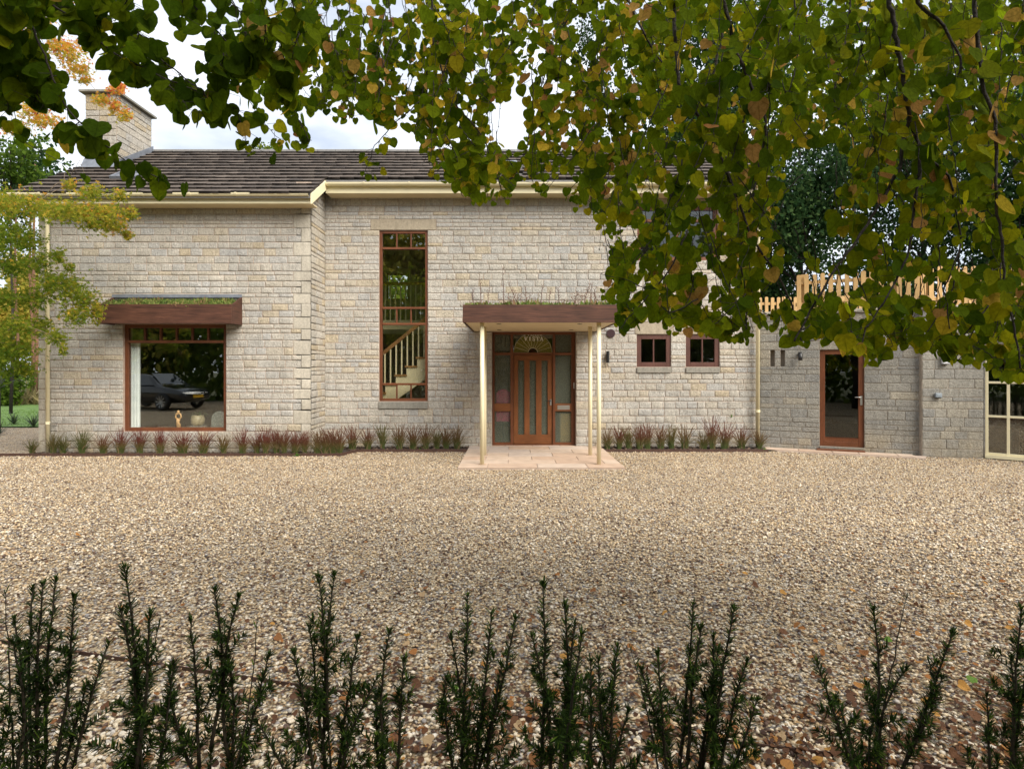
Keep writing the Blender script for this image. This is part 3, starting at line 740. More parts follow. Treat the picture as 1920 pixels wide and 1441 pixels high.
def roof_window(xc, yc, w, l, name, glass):
    base = Vector((xc, yc, rz(yc))); s_ = Vector(sv); n_ = Vector(nv)
    rw = empty(name, base, parent=house)
    mb = MB()
    for (a, b, c, e) in ((-w/2, w/2, -l/2, -l/2 + .06), (-w/2, w/2, l/2 - .06, l/2), (-w/2, -w/2 + .06, -l/2 + .06, l/2 - .06), (w/2 - .06, w/2, -l/2 + .06, l/2 - .06)):
        p = [base + X_ * u + s_ * v + n_ * .04 for (u, v) in ((a, c), (b, c), (b, e), (a, e))]; mb.prism(p, n_ * .07)
    mb.build('frame', M['lead'], rw)
    p = [base + X_ * u + s_ * v + n_ * .085 for (u, v) in ((-w/2 + .06, -l/2 + .06), (w/2 - .06, -l/2 + .06), (w/2 - .06, l/2 - .06), (-w/2 + .06, l/2 - .06))]
    MB().prism(p, n_ * .006).build('pane', glass, rw)
roof_window(-.22, 13.06, .66, .84, 'roof_window', M['skyglass'])
roof_window(-8.15, 12.35, .55, .42, 'roof_vent', M['lead'])

# ---- left window's green canopy
cf = 11.31; xa, xb = PX(183, cf), PX(434, cf)
z0, z1, zb_ = PZ(606.4, cf), PZ(570, cf), PZ(556.5, YL)
cn = empty('window_canopy', ((xa + xb) / 2, YL, z0), parent=house)
MB().box((xa, cf, z0), (xb, cf + .03, z1 - .075)).build('fascia', M['fascia'], cn, bevel=.003)
MB().box((xa + .0, cf + .006, z1 - .073), (xb - .0, cf + .04, z1)).build('fascia', M['fascia'], cn, bevel=.003)
for x in (xa, xb - .025):
    MB().prism([(x, cf + .041, z0 + .002), (x, YL - .015, z0 + .002), (x, YL - .015, zb_), (x, cf + .041, z1 - .002)], (.025, 0, 0)).build('side_panel', M['fascia_y'], cn, bevel=.002)
MB().box((xa + .026, cf + .041, z0 + .03), (xb - .026, YL - .015, z0 + .05)).build('soffit', M['fascia'], cn)
MB().prism([(xa + .026, cf + .041, z1 - .05), (xa + .026, YL - .016, zb_ - .06), (xa + .026, YL - .016, zb_ - .1), (xa + .026, cf + .041, z1 - .09)], (xb - xa - .052, 0, 0)).build('roof_tray', M['soil'], cn)
MB().box((xa - .01, YL - .05, zb_ - .02), (xb + .0, YL - .02, zb_ + .045)).build('flashing', M['lead'], cn)
LCAN = (xa, xb, cf, z1, zb_)

# ---- porch
pf = 10.04; xa, xb = PX(867.5, pf), PX(1161, pf); zt, zb = PZ(571, pf), PZ(604.3, pf)
po = empty('porch', ((xa + xb) / 2, YM, 0), parent=house)
MB().box((xa, pf, zb), (xb, pf + .035, zt)).build('fascia', M['fascia'], po, bevel=.003)
MB().box((xa, pf + .036, zb), (xa + .035, YM - .022, zt)).build('fascia', M['fascia_y'], po, bevel=.003); MB().box((xb - .035, pf + .036, zb), (xb, YM - .022, zt)).build('fascia', M['fascia_y'], po, bevel=.003)
MB().box((xa + .036, pf + .036, zb + .015), (xb - .036, YM - .022, zb + .035)).build('soffit', M['soffit'], po)
MB().box((xa + .036, pf + .036, zt - .08), (xb - .036, YM - .022, zt - .04)).build('roof_tray', M['soil'], po)
for (px, py) in ((935.5, 607), (1087, 607), (936, 618), (1071, 618)):
    Yd = F * (zb + .015 - H) / (CY - py); x = PX(px, Yd)
    MB().lathe((x, Yd, zb + .008), [(.045, 0), (.045, .006), (.03, .0065)], 14).build('downlight', M['black'], po)
for (px, Yc) in ((904, 10.2), (1123, 10.2), (908.5, 11.3), (1106.7, 11.3)):
    x = PX(px, Yc)
    c = MB().tube([(x, Yc, .030), (x, Yc, zb + .014)], .0385, 20).build('column', M['cream'], po, smooth=True)
    MB().box((x - .07, Yc - .07, .029), (x + .07, Yc + .07, .033)).build('base_plate', M['slab'], c)
PORCH = (xa, xb, pf, zt)

# ---- front door
YD = 12.80; pd = Vector((0, YD, 0))
fd = empty('front_door', (PX(999, YD), YD, 0), parent=house); tag(fd, 'orange brown timber front door with textured glass sidelights and etched fanlight')
q = lambda px: PX(px, YD)
zq = lambda py: PZ(py, YD)
B = lambda a, b, c, e, y0=-.05, y1=.02: MB().obox(pd, X_, NY, a, b, c, e, y0, y1)
zbot, ztop = .03, 2.52
xL0, xL1, xM0, xM1, xN0, xN1, xR0, xR1 = op_door[0] + .006, q(927.5), q(957), q(962.3), q(1036.2), q(1041), q(1071), op_door[1] - .006
for a, b in ((xL0, xL1), (xM0, xM1), (xN0, xN1), (xR0, xR1)): B(a, b, zbot, ztop).build('frame', M['frame'], fd, bevel=.004, seg=1)
B(xL1, xM0, ztop - .06, ztop).build('frame', M['frame_x'], fd); B(xM1, xN0, ztop - .06, ztop).build('frame', M['frame_x'], fd); B(xN1, xR0, ztop - .06, ztop).build('frame', M['frame_x'], fd)
zt0, zt1 = zq(665.5), zq(661)
for a, b in ((xL1, xM0), (xN1, xR0)):
    B(a, b, zt0, zt1).build('transom', M['frame_x'], fd, bevel=.003, seg=1); B(a, b, zbot, zbot + .06).build('frame', M['frame_x'], fd)
    B(a, b, zq(770.5), zq(756)).build('mid_rail', M['door_x'], fd, bevel=.003, seg=1)
    B(a, b, zt1, ztop - .06, -.035, -.028).build('pane', M['frost'], fd)
    B(a, b, zq(756), zt0, -.035, -.028).build('pane', M['frost'], fd); B(a, b, zbot + .06, zq(770.5), -.035, -.028).build('pane', M['frost'], fd)
B(xM1, xN0, zt0 + .01, zt1).build('transom', M['frame_x'], fd)
MB().obox(pd, X_, NY, q(1045), q(1068), zq(767.5), zq(759.5), .02, .028).build('letter_plate', M['steel'], fd, bevel=.003)
# door leaf
xd0, xd1 = xM1 + .004, xN0 - .004; gl = [(q(971.5), q(983)), (q(993), q(1005)), (q(1015.5), q(1026.8))]
zg0, zg1, zd0, zd1 = zq(814.5), zq(675.7), .055, zt0 + .006
lf = empty('door_leaf', ((xd0 + xd1) / 2, YD, zd0), parent=house); tag(lf, 'orange brown door leaf with three slim glass strips')
xs = [xd0, gl[0][0], gl[0][1], gl[1][0], gl[1][1], gl[2][0], gl[2][1], xd1]
for i in range(0, 8, 2): B(xs[i], xs[i+1], zg0, zg1, -.06, -.012).build('stile', M['door'], lf, bevel=.004, seg=1)
B(xd0, xd1, zg1, zd1, -.06, -.012).build('rail', M['door_x'], lf, bevel=.003, seg=1); B(xd0, xd1, zd0, zg0, -.06, -.012).build('rail', M['door_x'], lf, bevel=.003, seg=1)
for a, b in gl: B(a, b, zg0, zg1, -.045, -.038).build('pane', M['frost'], lf)
B(xd0 - .01, xd1 + .01, .029, .05, -.08, .03).build('threshold', M['frame_x'], fd)
hx, hz = q(1032.5), zq(751)
h = MB(); h.tube([(hx, YD - .0, hz), (hx, YD - .055, hz), (hx - .03, YD - .06, hz), (hx - .10, YD - .06, hz - .004)], .009, 8); h.build('handle', M['black'], lf, smooth=True)
MB().box((hx - .018, YD - .005, hz - .10), (hx + .018, YD + .0115, hz + .03)).build('lock_plate', M['steel'], lf, bevel=.004)
# fanlight
fcx, fcz = q(999.2), zt1 + .002; ryd = YD + .03
M['fan_y'] = frosted_mat('yellow_green_stained_glass', (.17, .155, .02), .35, .30)
M['fan_m'] = frosted_mat('maroon_stained_glass', (.10, .012, .012), .35)
M['came'] = plain('pale_lead_came', (.55, .50, .36), .5, .1, 5)
M['letter'] = plain('etched_white_lettering', (.75, .74, .68), .6, .05, 5)
B(xM1, xN0, zt1, ztop - .06, -.040, -.034).build('pane', M['skyglass'], fd)
def sector(r0, r1, a0, a1, y0, y1, name, mat, par, n=4):
    pts = [(fcx + r1 * math.cos(a), y0, fcz + r1 * math.sin(a)) for a in np.linspace(a0, a1, n)] + [(fcx + r0 * math.cos(a), y0, fcz + r0 * math.sin(a)) for a in np.linspace(a1, a0, n)]
    return MB().prism(pts, (0, y1 - y0, 0)).build(name, mat, par)
R1, R0 = q(1035) - fcx, q(1008) - fcx
ns = 11
for i in range(ns):
    a0, a1 = math.pi * i / ns + .012, math.pi * (i + 1) / ns - .012
    sector(R0 + .012, R1, a0, a1, ryd - .0, ryd + .003, 'glass_sector', M['fan_y'], fd)
for i in range(ns + 1):
    a = math.pi * i / ns
    MB().prism([(fcx + r * math.cos(a) + w * math.sin(a), ryd - .006, fcz + .002 + r * math.sin(a) - w * math.cos(a)) for r, w in ((R0, -.003), (R1, -.003), (R1, .003), (R0, .003))], (0, .004, 0)).build('came', M['came'], fd)
sector(0, R0 - .006, .0, math.pi, ryd, ryd + .003, 'glass_sector', M['fan_m'], fd, 10)
sector(R0 - .004, R0 + .008, 0, math.pi, ryd - .006, ryd - .002, 'came', M['came'], fd, 12); sector(R1, R1 + .007, 0, math.pi, ryd - .006, ryd - .002, 'came', M['came'], fd, 14)
# lettering
def stroke_letter(mb, ch, x, z, w, h, y):
    T = h * .26; t = h * .13; sf = h * .12
    def bar(a, b, th): 
        a = Vector((a[0], 0, a[1])); b = Vector((b[0], 0, b[1])); dd = (b - a).normalized(); nn = Vector((-dd.z, 0, dd.x)) * th / 2
        mb.prism([Vector((x, y, z)) + p for p in (a - nn, b - nn, b + nn, a + nn)], (0, .003, 0))
    ser = lambda cx, cz: bar((cx - h*.2, cz), (cx + h*.2, cz), sf)
    if ch == 'I': bar((w/2, 0), (w/2, h), T); ser(w/2, sf/2); ser(w/2, h - sf/2)
    if ch == 'V': bar((w*.18, h), (w*.5, 0), T); bar((w*.82, h), (w*.5, 0), t); ser(w*.18, h - sf/2); ser(w*.82, h - sf/2)
    if ch == 'A': bar((w*.18, 0), (w*.5, h), t); bar((w*.82, 0), (w*.5, h), T); bar((w*.28, h*.32), (w*.72, h*.32), t); ser(w*.18, sf/2); ser(w*.82, sf/2)
    if ch == 'T': bar((w/2, 0), (w/2, h), T); bar((w*.05, h - sf/2), (w*.95, h - sf/2), sf * 1.2); ser(w/2, sf/2); bar((w*.09, h), (w*.09, h*.72), t); bar((w*.91, h), (w*.91, h*.72), t)
    if ch == 'L': bar((w*.3, 0), (w*.3, h), T); ser(w*.3, h - sf/2); bar((w*.1, sf/2), (w*.92, sf/2), sf * 1.2); bar((w*.88, 0), (w*.88, h*.32), t)
    if ch == 'S':
        pts = [(w*.82, h*.78), (w*.66, h*.94), (w*.4, h*.95), (w*.22, h*.78), (w*.32, h*.60), (w*.62, h*.44), (w*.8, h*.26), (w*.66, h*.07), (w*.36, h*.05), (w*.18, h*.22)]
        for a, b in zip(pts[:-1], pts[1:]): bar(a, b, T * .75)
def word(txt, px0, px1, py0, py1):
    x0, x1, z0, z1 = q(px0), q(px1), zq(py1), zq(py0); mb = MB(); w = (x1 - x0) / len(txt)
    for i, c in enumerate(txt): stroke_letter(mb, c, x0 + i * w, z0, w, z1 - z0, ryd - .014)
    mb.build('lettering', M['letter'], fd)
word('VISTA', 982.5, 1019, 631.2, 638.6); word('VILLA', 980, 1016, 621.8, 629.3)
MB().box((q(1074.5), YM + .05, zq(728)), (q(1076), YM + .06, zq(717))).build('doorbell', M['steel'], house)

# vent, weed
vx, vz = PX(1145, YM), PZ(625, YM)
mb = MB(); pts = [(vx + .093 * math.cos(a), YM - .035, vz + .093 * math.sin(a)) for a in np.linspace(0, 6.283, 20, endpoint=False)]
M['vent'] = plain('maroon_vent', (.05, .02, .025), .6, .1, 5)
vv = mb.prism(pts, (0, .03, 0)).build('vent_cover', M['vent'], house)
for k in range(-4, 5):
    z = vz + k * .018; hw = math.sqrt(max(0, .085 ** 2 - (k * .018) ** 2))
    MB().box((vx - hw, YM - .042, z - .004), (vx + hw, YM - .034, z + .004)).build('louvre', M['vent'], vv)

# ---- rooms behind the windows
room = MB()
def inbox(x0, x1, y0, y1, z0, z1, skip=''):
    q_ = {'b': [(x0,y0,z0),(x1,y0,z0),(x1,y1,z0),(x0,y1,z0)], 't': [(x0,y0,z1),(x0,y1,z1),(x1,y1,z1),(x1,y0,z1)], 'l': [(x0,y0,z0),(x0,y1,z0),(x0,y1,z1),(x0,y0,z1)],
         'r': [(x1,y0,z0),(x1,y0,z1),(x1,y1,z1),(x1,y1,z0)], 'k': [(x0,y1,z0),(x1,y1,z0),(x1,y1,z1),(x0,y1,z1)]}
    for k_, v in q_.items():
        if k_ not in skip: room.quad(*v)
inbox(2.0, XR - .31, YM + .305, 15.6, .06, 2.7); inbox(2.0, XR - .31, YM + .305, 15.6, 2.9, 5.2)
room.quad((-4.02, 12.96, .04), (1.98, 12.96, .04), (1.98, 17.0, .04), (-4.02, 17.0, .04)); room.quad((-4.02, 12.96, 0), (-4.02, 17, 0), (-4.02, 17, 5.4), (-4.02, 12.96, 5.4))
room.quad((1.98, 12.96, 0), (1.98, 12.96, 5.4), (1.98, 17, 5.4), (1.98, 17, 0))
room.build('interior_wall', M['plaster'], house)
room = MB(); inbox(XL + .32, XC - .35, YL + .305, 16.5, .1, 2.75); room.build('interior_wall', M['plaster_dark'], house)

# ================================================================== staircase and things indoors
YS = 13.06
st = empty('staircase', (PX(760, YS), YS, .05), 'cream open staircase with oak treads and handrail behind the tall window', 'staircase')
px_st = [(703, 735.5), (722, 719), (742, 702), (762, 685.5), (782.5, 669), (803, 652.5), (823, 636), (843, 619.5)]
steps = [(PX(a, YS), PZ(b, YS)) for a, b in px_st]
run = steps[2][0] - steps[1][0]; rise = steps[2][1] - steps[1][1]
pts = []
for (x, z) in steps: pts += [(x, z - .03 - rise), (x, z - .03), ]
poly = []
for i, (x, z) in enumerate(steps):
    poly.append((x, YS, z - .035)); poly.append((x + run, YS, z - .035))
    if i < len(steps) - 1: pass
top = poly[:]
low = [(steps[-1][0] + run, YS, steps[-1][1] - .55), (steps[0][0], YS, steps[0][1] - .50)]
MB().prism(top + low, (0, .05, 0)).build('stringer', M['stair'], st)
MB().prism([(x, YS + .85, z) for x, y, z in top + low], (0, .05, 0)).build('stringer', M['stair'], st)
for (x, z) in steps: MB().box((x - .03, YS - .03, z - .034), (x + run + .01, YS + .93, z)).build('tread', M['tread'], st)
hr = [P(690, 689, YS), P(840, 567, YS)]
MB().prism([hr[0], hr[1], hr[1] + Vector((0, 0, .10)), hr[0] + Vector((0, 0, .10))], (0, .05, 0)).build('handrail', M['handrail'], st)
for px in (701, 711, 721.5, 732, 742.5, 753, 763.5, 774, 784.5, 795, 805.5):
    x = PX(px, YS); i = max(j for j, s_ in enumerate(steps) if s_[0] <= x + .02) if x >= steps[0][0] else 0
    t = (px - 690) / 150; zt = hr[0].z + (hr[1].z - hr[0].z) * t
    MB().box((x - .014, YS + .008, steps[i][1]), (x + .014, YS + .036, zt + .02)).build('baluster', M['stair'], st)
YLd = 14.6
ld = empty('landing', (PX(760, YLd), YLd, 0), 'cream landing balustrade on the upper floor behind the tall window', 'balustrade')
za, zb = PZ(617, YLd), PZ(600, YLd)
MB().box((-4.0, YLd, za), (1.9, YLd + .06, zb)).build('landing_edge', M['stair'], ld)
MB().box((-4.0, YLd + .061, za + .02), (1.9, 16.9, zb - .02)).build('floor', M['plaster'], ld)
MB().box((-4.0, YLd, PZ(534, YLd)), (1.9, YLd + .06, PZ(528.5, YLd))).build('handrail', M['handrail'], ld)
x = PX(703, YLd)
while x < -1.2:
    MB().box((x - .013, YLd + .015, zb), (x + .013, YLd + .041, PZ(534, YLd))).build('baluster', M['stair'], ld); x += .128
# curtain
cy0 = 11.99
mb = MB(); n = 40; xa, xb = PX(238, cy0), PX(263, cy0); za, zb = .30, PZ(640, cy0)
fr = [(xa + (xb - xa) * i / n, cy0 + .022 * math.sin(i / n * 6.283 * 4.5) + .008 * math.sin(i * 1.7)) for i in range(n + 1)]
for (x0, y0), (x1, y1) in zip(fr[:-1], fr[1:]): mb.prism([(x0, y0, za), (x1, y1, za), (x1, y1 + .004, za), (x0, y0 + .004, za)], (0, 0, zb - za))
tag(mb.build('curtain', M['curtain'], smooth=False, origin=((xa + xb) / 2, cy0, za)), 'pale grey curtain hanging inside the large left window', 'curtain')
# window bench, figurine, plant, chair
ys = 12.03
zs = PZ(804, ys)
tag(MB().box((PX(262, ys), ys - .05, zs - .12), (PX(421, ys), ys + .75, zs - .02)).build('window_shelf', M['intfloor'], origin=(PX(330, ys), ys, zs - .12)), 'low dark shelf inside the large left window', 'shelf')
fg = MB(); fx = PX(334.5, ys)
sc_ = PZ(768, ys) - zs; zz = zs - .02
M['figure'] = wood('carved_pale_wood', (.62, .36, .15), .4, .2, 'z')
for sgn in (-1, 1):
    fg.tube([(fx + sgn * .02 * math.cos(t * 7), ys + .02 * math.sin(t * 7), zz + t * .24) for t in np.linspace(0, 1, 10)], [.035, .032, .03, .03, .028, .026, .026, .024, .022, .02], 8)
    fg.tube([(fx + sgn * .02, ys, zz + .22), (fx + sgn * .06, ys, zz + .27), (fx + sgn * .045, ys, zz + .33), (fx, ys, zz + .345)], [.018, .016, .016, .018], 8)
fg.lathe((fx, ys, zz + .34), [(.004, 0), (.022, .012), (.028, .035), (.02, .06), (.004, .07)], 10)
tag(fg.build('figurine', M['figure'], smooth=True, origin=(fx, ys, zz)), 'twisted carved wooden figurine standing inside the large left window', 'figurine')
yp = 12.22; px_, zp = PX(371, yp), PZ(804, yp)
pot = empty('potted_plant', (px_, yp, zp - .1), 'spiky green houseplant in a beige pot inside the large left window', 'houseplant')
MB().box((px_ - .13, yp - .1, zp - .1), (px_ + .13, yp + .12, zp + .07)).build('stand', M['sill'], pot)
MB().lathe((px_, yp, zp + .07), [(.09, 0), (.13, .06), (.135, .14), (.11, .22), (.10, .22), (.10, .2)], 18).build('pot', plain('beige_glazed_pot', (.40, .33, .2), .35, .2, 20), pot, smooth=True)
def strap_leaves(cx, cy_, cz, n, ln, w, droop, rng, tint=(.2, .6)):
    mb = MB()
    for i in range(n):
        a = rng.uniform(0, 6.283); l = ln * rng.uniform(.6, 1.1); el = rng.uniform(.5, 1.4); dr = droop * rng.uniform(.6, 1.3)
        dirn = Vector((math.cos(a) * math.cos(el), math.sin(a) * math.cos(el), math.sin(el))); sd = Vector((-math.sin(a), math.cos(a), 0)); prev = None; m = 5
        mb.tint = rng.uniform(*tint); vs_ = []
        for k in range(m + 1):
            t = k / m; p = Vector((cx, cy_, cz)) + dirn * l * t - Z_ * dr * l * t * t; ww = w * (1 - t ** 1.5) * (.5 + t if t < .5 else 1) + .0008
            vs_ += [p - sd * ww, p + sd * ww]
        mb.add(vs_, [(2*k, 2*k+1, 2*k+3, 2*k+2) for k in range(m)])
    return mb
M['strap'] = leaf_mat('strap_leaf', [(0, (.03, .07, .02)), (1, (.12, .2, .05))], .2)
strap_leaves(px_, yp, zp + .27, 26, .34, .011, .7, random.Random(3)).build('leaves', M['strap'], pot)
yc = 12.55; xc = PX(410, yc)
ac = empty('armchair', (xc, yc, .1), 'grey patterned round backed chair at the right of the large left window', 'chair')
M['uphol'] = plain('grey_patterned_fabric', (.33, .35, .31), .9, .5, 40)
pts = [(xc - .17, yc, .35)] + [(xc - .17 * math.cos(a), yc, .62 + .17 * math.sin(a) * 1.0) for a in np.linspace(0, math.pi, 11)] + [(xc + .17, yc, .35)]
MB().prism(pts, (0, .09, 0)).build('backrest', M['uphol'], ac, bevel=.02)
MB().box((xc - .19, yc + .09, .35), (xc + .19, yc + .55, .46)).build('seat', M['uphol'], ac, bevel=.02)
for sx in (-.16, .16):
    for sy in (.03, .5): MB().tube([(xc + sx, yc + sy, .1), (xc + sx, yc + sy, .35)], .015, 8).build('leg', M['black'], ac)
# things behind the door glass
xq = PX(948, 12.98)
M['pink'] = plain('pink_cloth', (.90, .09, .30), .9, .15, 9)
xg0, xg1, zg_0, zg_1 = q(929), q(957), PZ(790, 12.9), PZ(729, 12.9); xm_ = (xg0 + xg1) / 2; hw_ = (xg1 - xg0) / 2
pts = [(xg0, 12.845, zg_0), (xg1, 12.845, zg_0)] + [(xm_ + hw_ * math.cos(a_), 12.845, zg_1 - hw_ * .8 + hw_ * .8 * math.sin(a_)) for a_ in np.linspace(0, math.pi, 9)]
pg_ = tag(MB().prism(pts, (0, .12, 0)).build('pink_garment', M['pink'], bevel=.03, origin=(xm_, 12.845, zg_0)), 'pink cloth shape seen through the left textured sidelight', 'garment')
MB().box((xm_ - .015, 12.92, .04), (xm_ + .015, 12.95, zg_0)).build('stand', M['black'], pg_)
tag(MB().box((q(1051), 12.845, .05), (q(1080), 13.25, .72)).build('wooden_cabinet', M['figure'], origin=(q(1062), 13.0, .05), bevel=.01), 'pale tan cabinet seen through the lower right door sidelight', 'cabinet')

# ================================================================== wall lights and boxes
def up_down_light(px, py, Y):
    c = P(px, py, Y); o_ = empty('wall_light', (c.x, Y, c.z - .13), 'slim black cylinder wall light right of the porch', 'wall light')
    MB().lathe((c.x, Y - .085, c.z - .13), [(.03, 0), (.036, .005), (.036, .25), (.03, .255), (.026, .25)], 16).build('body', M['black'], o_, smooth=False)
    MB().box((c.x - .02, Y - .055, c.z - .05), (c.x + .02, Y - .008, c.z + .05)).build('bracket', M['black'], o_)
up_down_light(1138.5, 669, YM)
def spot(px, py, o, d, n, lab):
    # wall point under pixel
    e = Vector(((px - CX) / F, 1, (CY - py) / F)); t = (o - Vector((0, 0, H))).dot(n) / e.dot(n); c = Vector((0, 0, H)) + e * t
    r = empty('elbow_wall_light', c, lab, 'wall light', 'elbow wall lights on the garage wall')
    MB().tube([c - n * .0, c + n * .05], .045, 14).build('wall_plate', M['black'], r)
    a = c + n * .05; MB().tube([a, a + n * .05 + Z_ * .012, a + n * .085 - Z_ * .012, a + n * .095 - Z_ * .06, a + n * .095 - Z_ * .13], [.034, .036, .04, .042, .042], 14).build('lamp_head', M['black'], r, smooth=True)

# ================================================================== garage
garage = empty('garage', tuple(GB), 'grey stone flat roofed garage wing with glazed brown door and fence on top', 'garage')
ZG = 2.86
gw = MB()
def seg(a, b): d_ = (b - a).normalized(); return d_, Vector((d_.y, -d_.x, 0)), (b - a).length
def ray_u(px, o, d, n):
    e = Vector(((px - CX) / F, 1, 0)); t = o.dot(n) / e.dot(n); return ((e * t) - o).dot(d), t
d1, n1, l1 = seg(GA, GB); GB0 = GB; GB = GB + n1 * .11; d2, n2, l2 = seg(GB, GC); d3, n3, l3 = seg(GC, GD)
ua, ta = ray_u(1537, GA, d1, n1); ub, tb = ray_u(1620.5, GA, d1, n1); tm = (ta + tb) / 2
op_gd = (ua, ub, .10, PZ(655, tm))
slots = []
for a, b in ((1444.5, 1452.5), (1463.5, 1471.5)):
    u0, t0 = ray_u(a, GA, d1, n1); u1, _ = ray_u(b, GA, d1, n1); slots.append((u0, u1, PZ(687, t0), PZ(655, t0)))
wall_panel(gw, GA, d1, n1, 0, l1, -.05, ZG, .28, [op_gd] + slots)
wall_panel(gw, GB, d2, n2, 0, l2, -.05, ZG, .28, [])
op_fw = (.02, l3 - .1, .04, PZ(646, 11.0))
wall_panel(gw, GC, d3, n3, 0, l3, -.05, ZG, .28, [op_fw])
for (o, d_, n_, l, ) in ((GA, d1, n1, l1),):
    for s_ in slots: gw.obox(o, d_, n_, s_[0] - .02, s_[1] + .02, s_[2] - .02, s_[3] + .02, -.30, -.12)
gw.obox(GA, Vector((0, 1, 0)), Vector((-1, 0, 0)), .35, 4.5, -.05, ZG, -.2, 0)
gwo = gw.build('wall', M['mortar_grey'], garage)
rng = random.Random(77)
HG = [.085, .10, .14, .155, .17, .18, .19]
gs = lay(GA, d1, n1, .02, l1, 0, ZG - .01, [op_gd] + slots, rng, HG, (.2, .46)) + lay(GB, d2, n2, 0.006, l2 - .006, 0, ZG - .01, [], rng, HG, (.2, .46)) + lay(GC, d3, n3, 0.006, l3, 0, ZG - .01, [op_fw], rng, HG, (.2, .4))
place_stones(gs, gwo, M['stone_grey'], M['stone_grey'])
def coping(o, d_, n_, l):
    u = 0
    while u < l - .01:
        u1 = min(u + .75, l); MB().obox(o, d_, n_, u + .003, u1 - .003, ZG + .001, ZG + .075, -.3, .05).build('coping_stone', M['ashlar'], garage, bevel=.005, seg=1); u = u1
coping(GA, d1, n1, l1); coping(GB, d2, n2, l2); coping(GC, d3, n3, l3)
gr = MB(); gr.prism([(5.5, 12.95, ZG - .12), (8.1, 11.75, ZG - .12), (9.2, 11.45, ZG - .12), (10.8, 10, ZG - .12), (14, 10, ZG - .12), (14, 18, ZG - .12), (5.5, 18, ZG - .12)], (0, 0, .1))
gr.build('flat_roof', M['lead'], garage)
gi = MB(); gi.add([(5.6, 12.95, .02), (8.1, 11.75, .02), (9.2, 11.45, .02), (10.8, 10, .02), (14, 10, .02), (14, 18, .02), (5.6, 18, .02)], [tuple(range(7))])
gi.quad((14, 10, -.05), (14, 18, -.05), (14, 18, ZG), (14, 10, ZG)); gi.quad((5.6, 17.9, 0), (14, 17.9, 0), (14, 17.9, ZG), (5.6, 17.9, ZG)); gi.quad((10.6, 9.9, 0), (14, 9.9, 0), (14, 9.9, ZG), (10.6, 9.9, ZG))
gi.build('interior_wall', M['intfloor'], garage)
gd = window(garage, GA, d1, n1, op_gd, .03, .10, [(op_gd[2] + .19, .001, 1, 0)], M['skyglass'], name='glazed_door')
MB().obox(GA, d1, n1, op_gd[0] + .101, op_gd[1] - .101, op_gd[2] + .101, op_gd[2] + .188, -.095, -.035).build('bottom_rail', M['frame_x'], gd)
um = op_gd[1] - .05; hz = PZ(744, tm)
hb = GA + d1 * um + n1 * -.03
MB().tube([(hb.x, hb.y, hz), tuple(hb + n1 * .05 + Z_ * hz), tuple(hb + n1 * .055 + d1 * -.12 + Z_ * hz)], .009, 8).build('handle', M['steel'], gd, smooth=True)
MB().obox(GA, d1, n1, um - .02, um + .02, hz - .16, hz + .03, -.03, -.02).build('lock_plate', M['steel'], gd)
MB().obox(GA, d1, n1, op_gd[0] - .0, op_gd[1] - .02, .055, .098, -.02, .04).build('door_sill', M['sill'], garage, bevel=.004)
MB().obox(GA, d1, n1, op_gd[0] - .06, op_gd[1] + .0, .028, .054, .0, .16).build('door_step', M['frame_x'], garage, bevel=.006)
# french window
fw = empty('garden_window', tuple(GC + d3 * .7), parent=garage); tag(fw, 'cream framed gridded window at the right edge')
ua = [op_fw[0], ray_u(1887.5, GC, d3, n3)[0]]; pw = ua[1] - ua[0]
us = [op_fw[0] + pw * k for k in range(int((op_fw[1] - op_fw[0]) / pw) + 1)]
zs_ = [op_fw[2] + .05, PZ(781, 10.95), PZ(717, 10.95), op_fw[3] - .09]
for u in us: MB().obox(GC, d3, n3, u, u + .045, op_fw[2], op_fw[3] - .06, -.07, -.01).build('mullion', M['cream'], fw, bevel=.003, seg=1)
for z in zs_: 
    for u0, u1 in zip(us[:-1], us[1:]): MB().obox(GC, d3, n3, u0 + .046, u1 - .001, z - .02, z + .02, -.065, -.012).build('glazing_bar', M['cream'], fw, bevel=.003, seg=1)
for za, zb in zip(zs_[:-1], zs_[1:]):
    for u0, u1 in zip(us[:-1], us[1:]): MB().obox(GC, d3, n3, u0 + .046, u1 - .001, za + .021, zb - .021, -.045, -.039).build('pane', M['glass'], fw)
MB().obox(GC, d3, n3, op_fw[0], op_fw[1], op_fw[3] - .06, op_fw[3], -.1, .03).build('head_beam', M['fence'], fw)
MB().obox(GC, d3, n3, op_fw[0], op_fw[1], op_fw[2] - .03, op_fw[2] + .028, -.08, .03).build('bottom_rail', M['cream'], fw)
MB().obox(GC, d3, n3, -.0 - .0, 0.018, 0, ZG - .02, -.02, .012).build('side_trim', M['stone_grey'], fw)
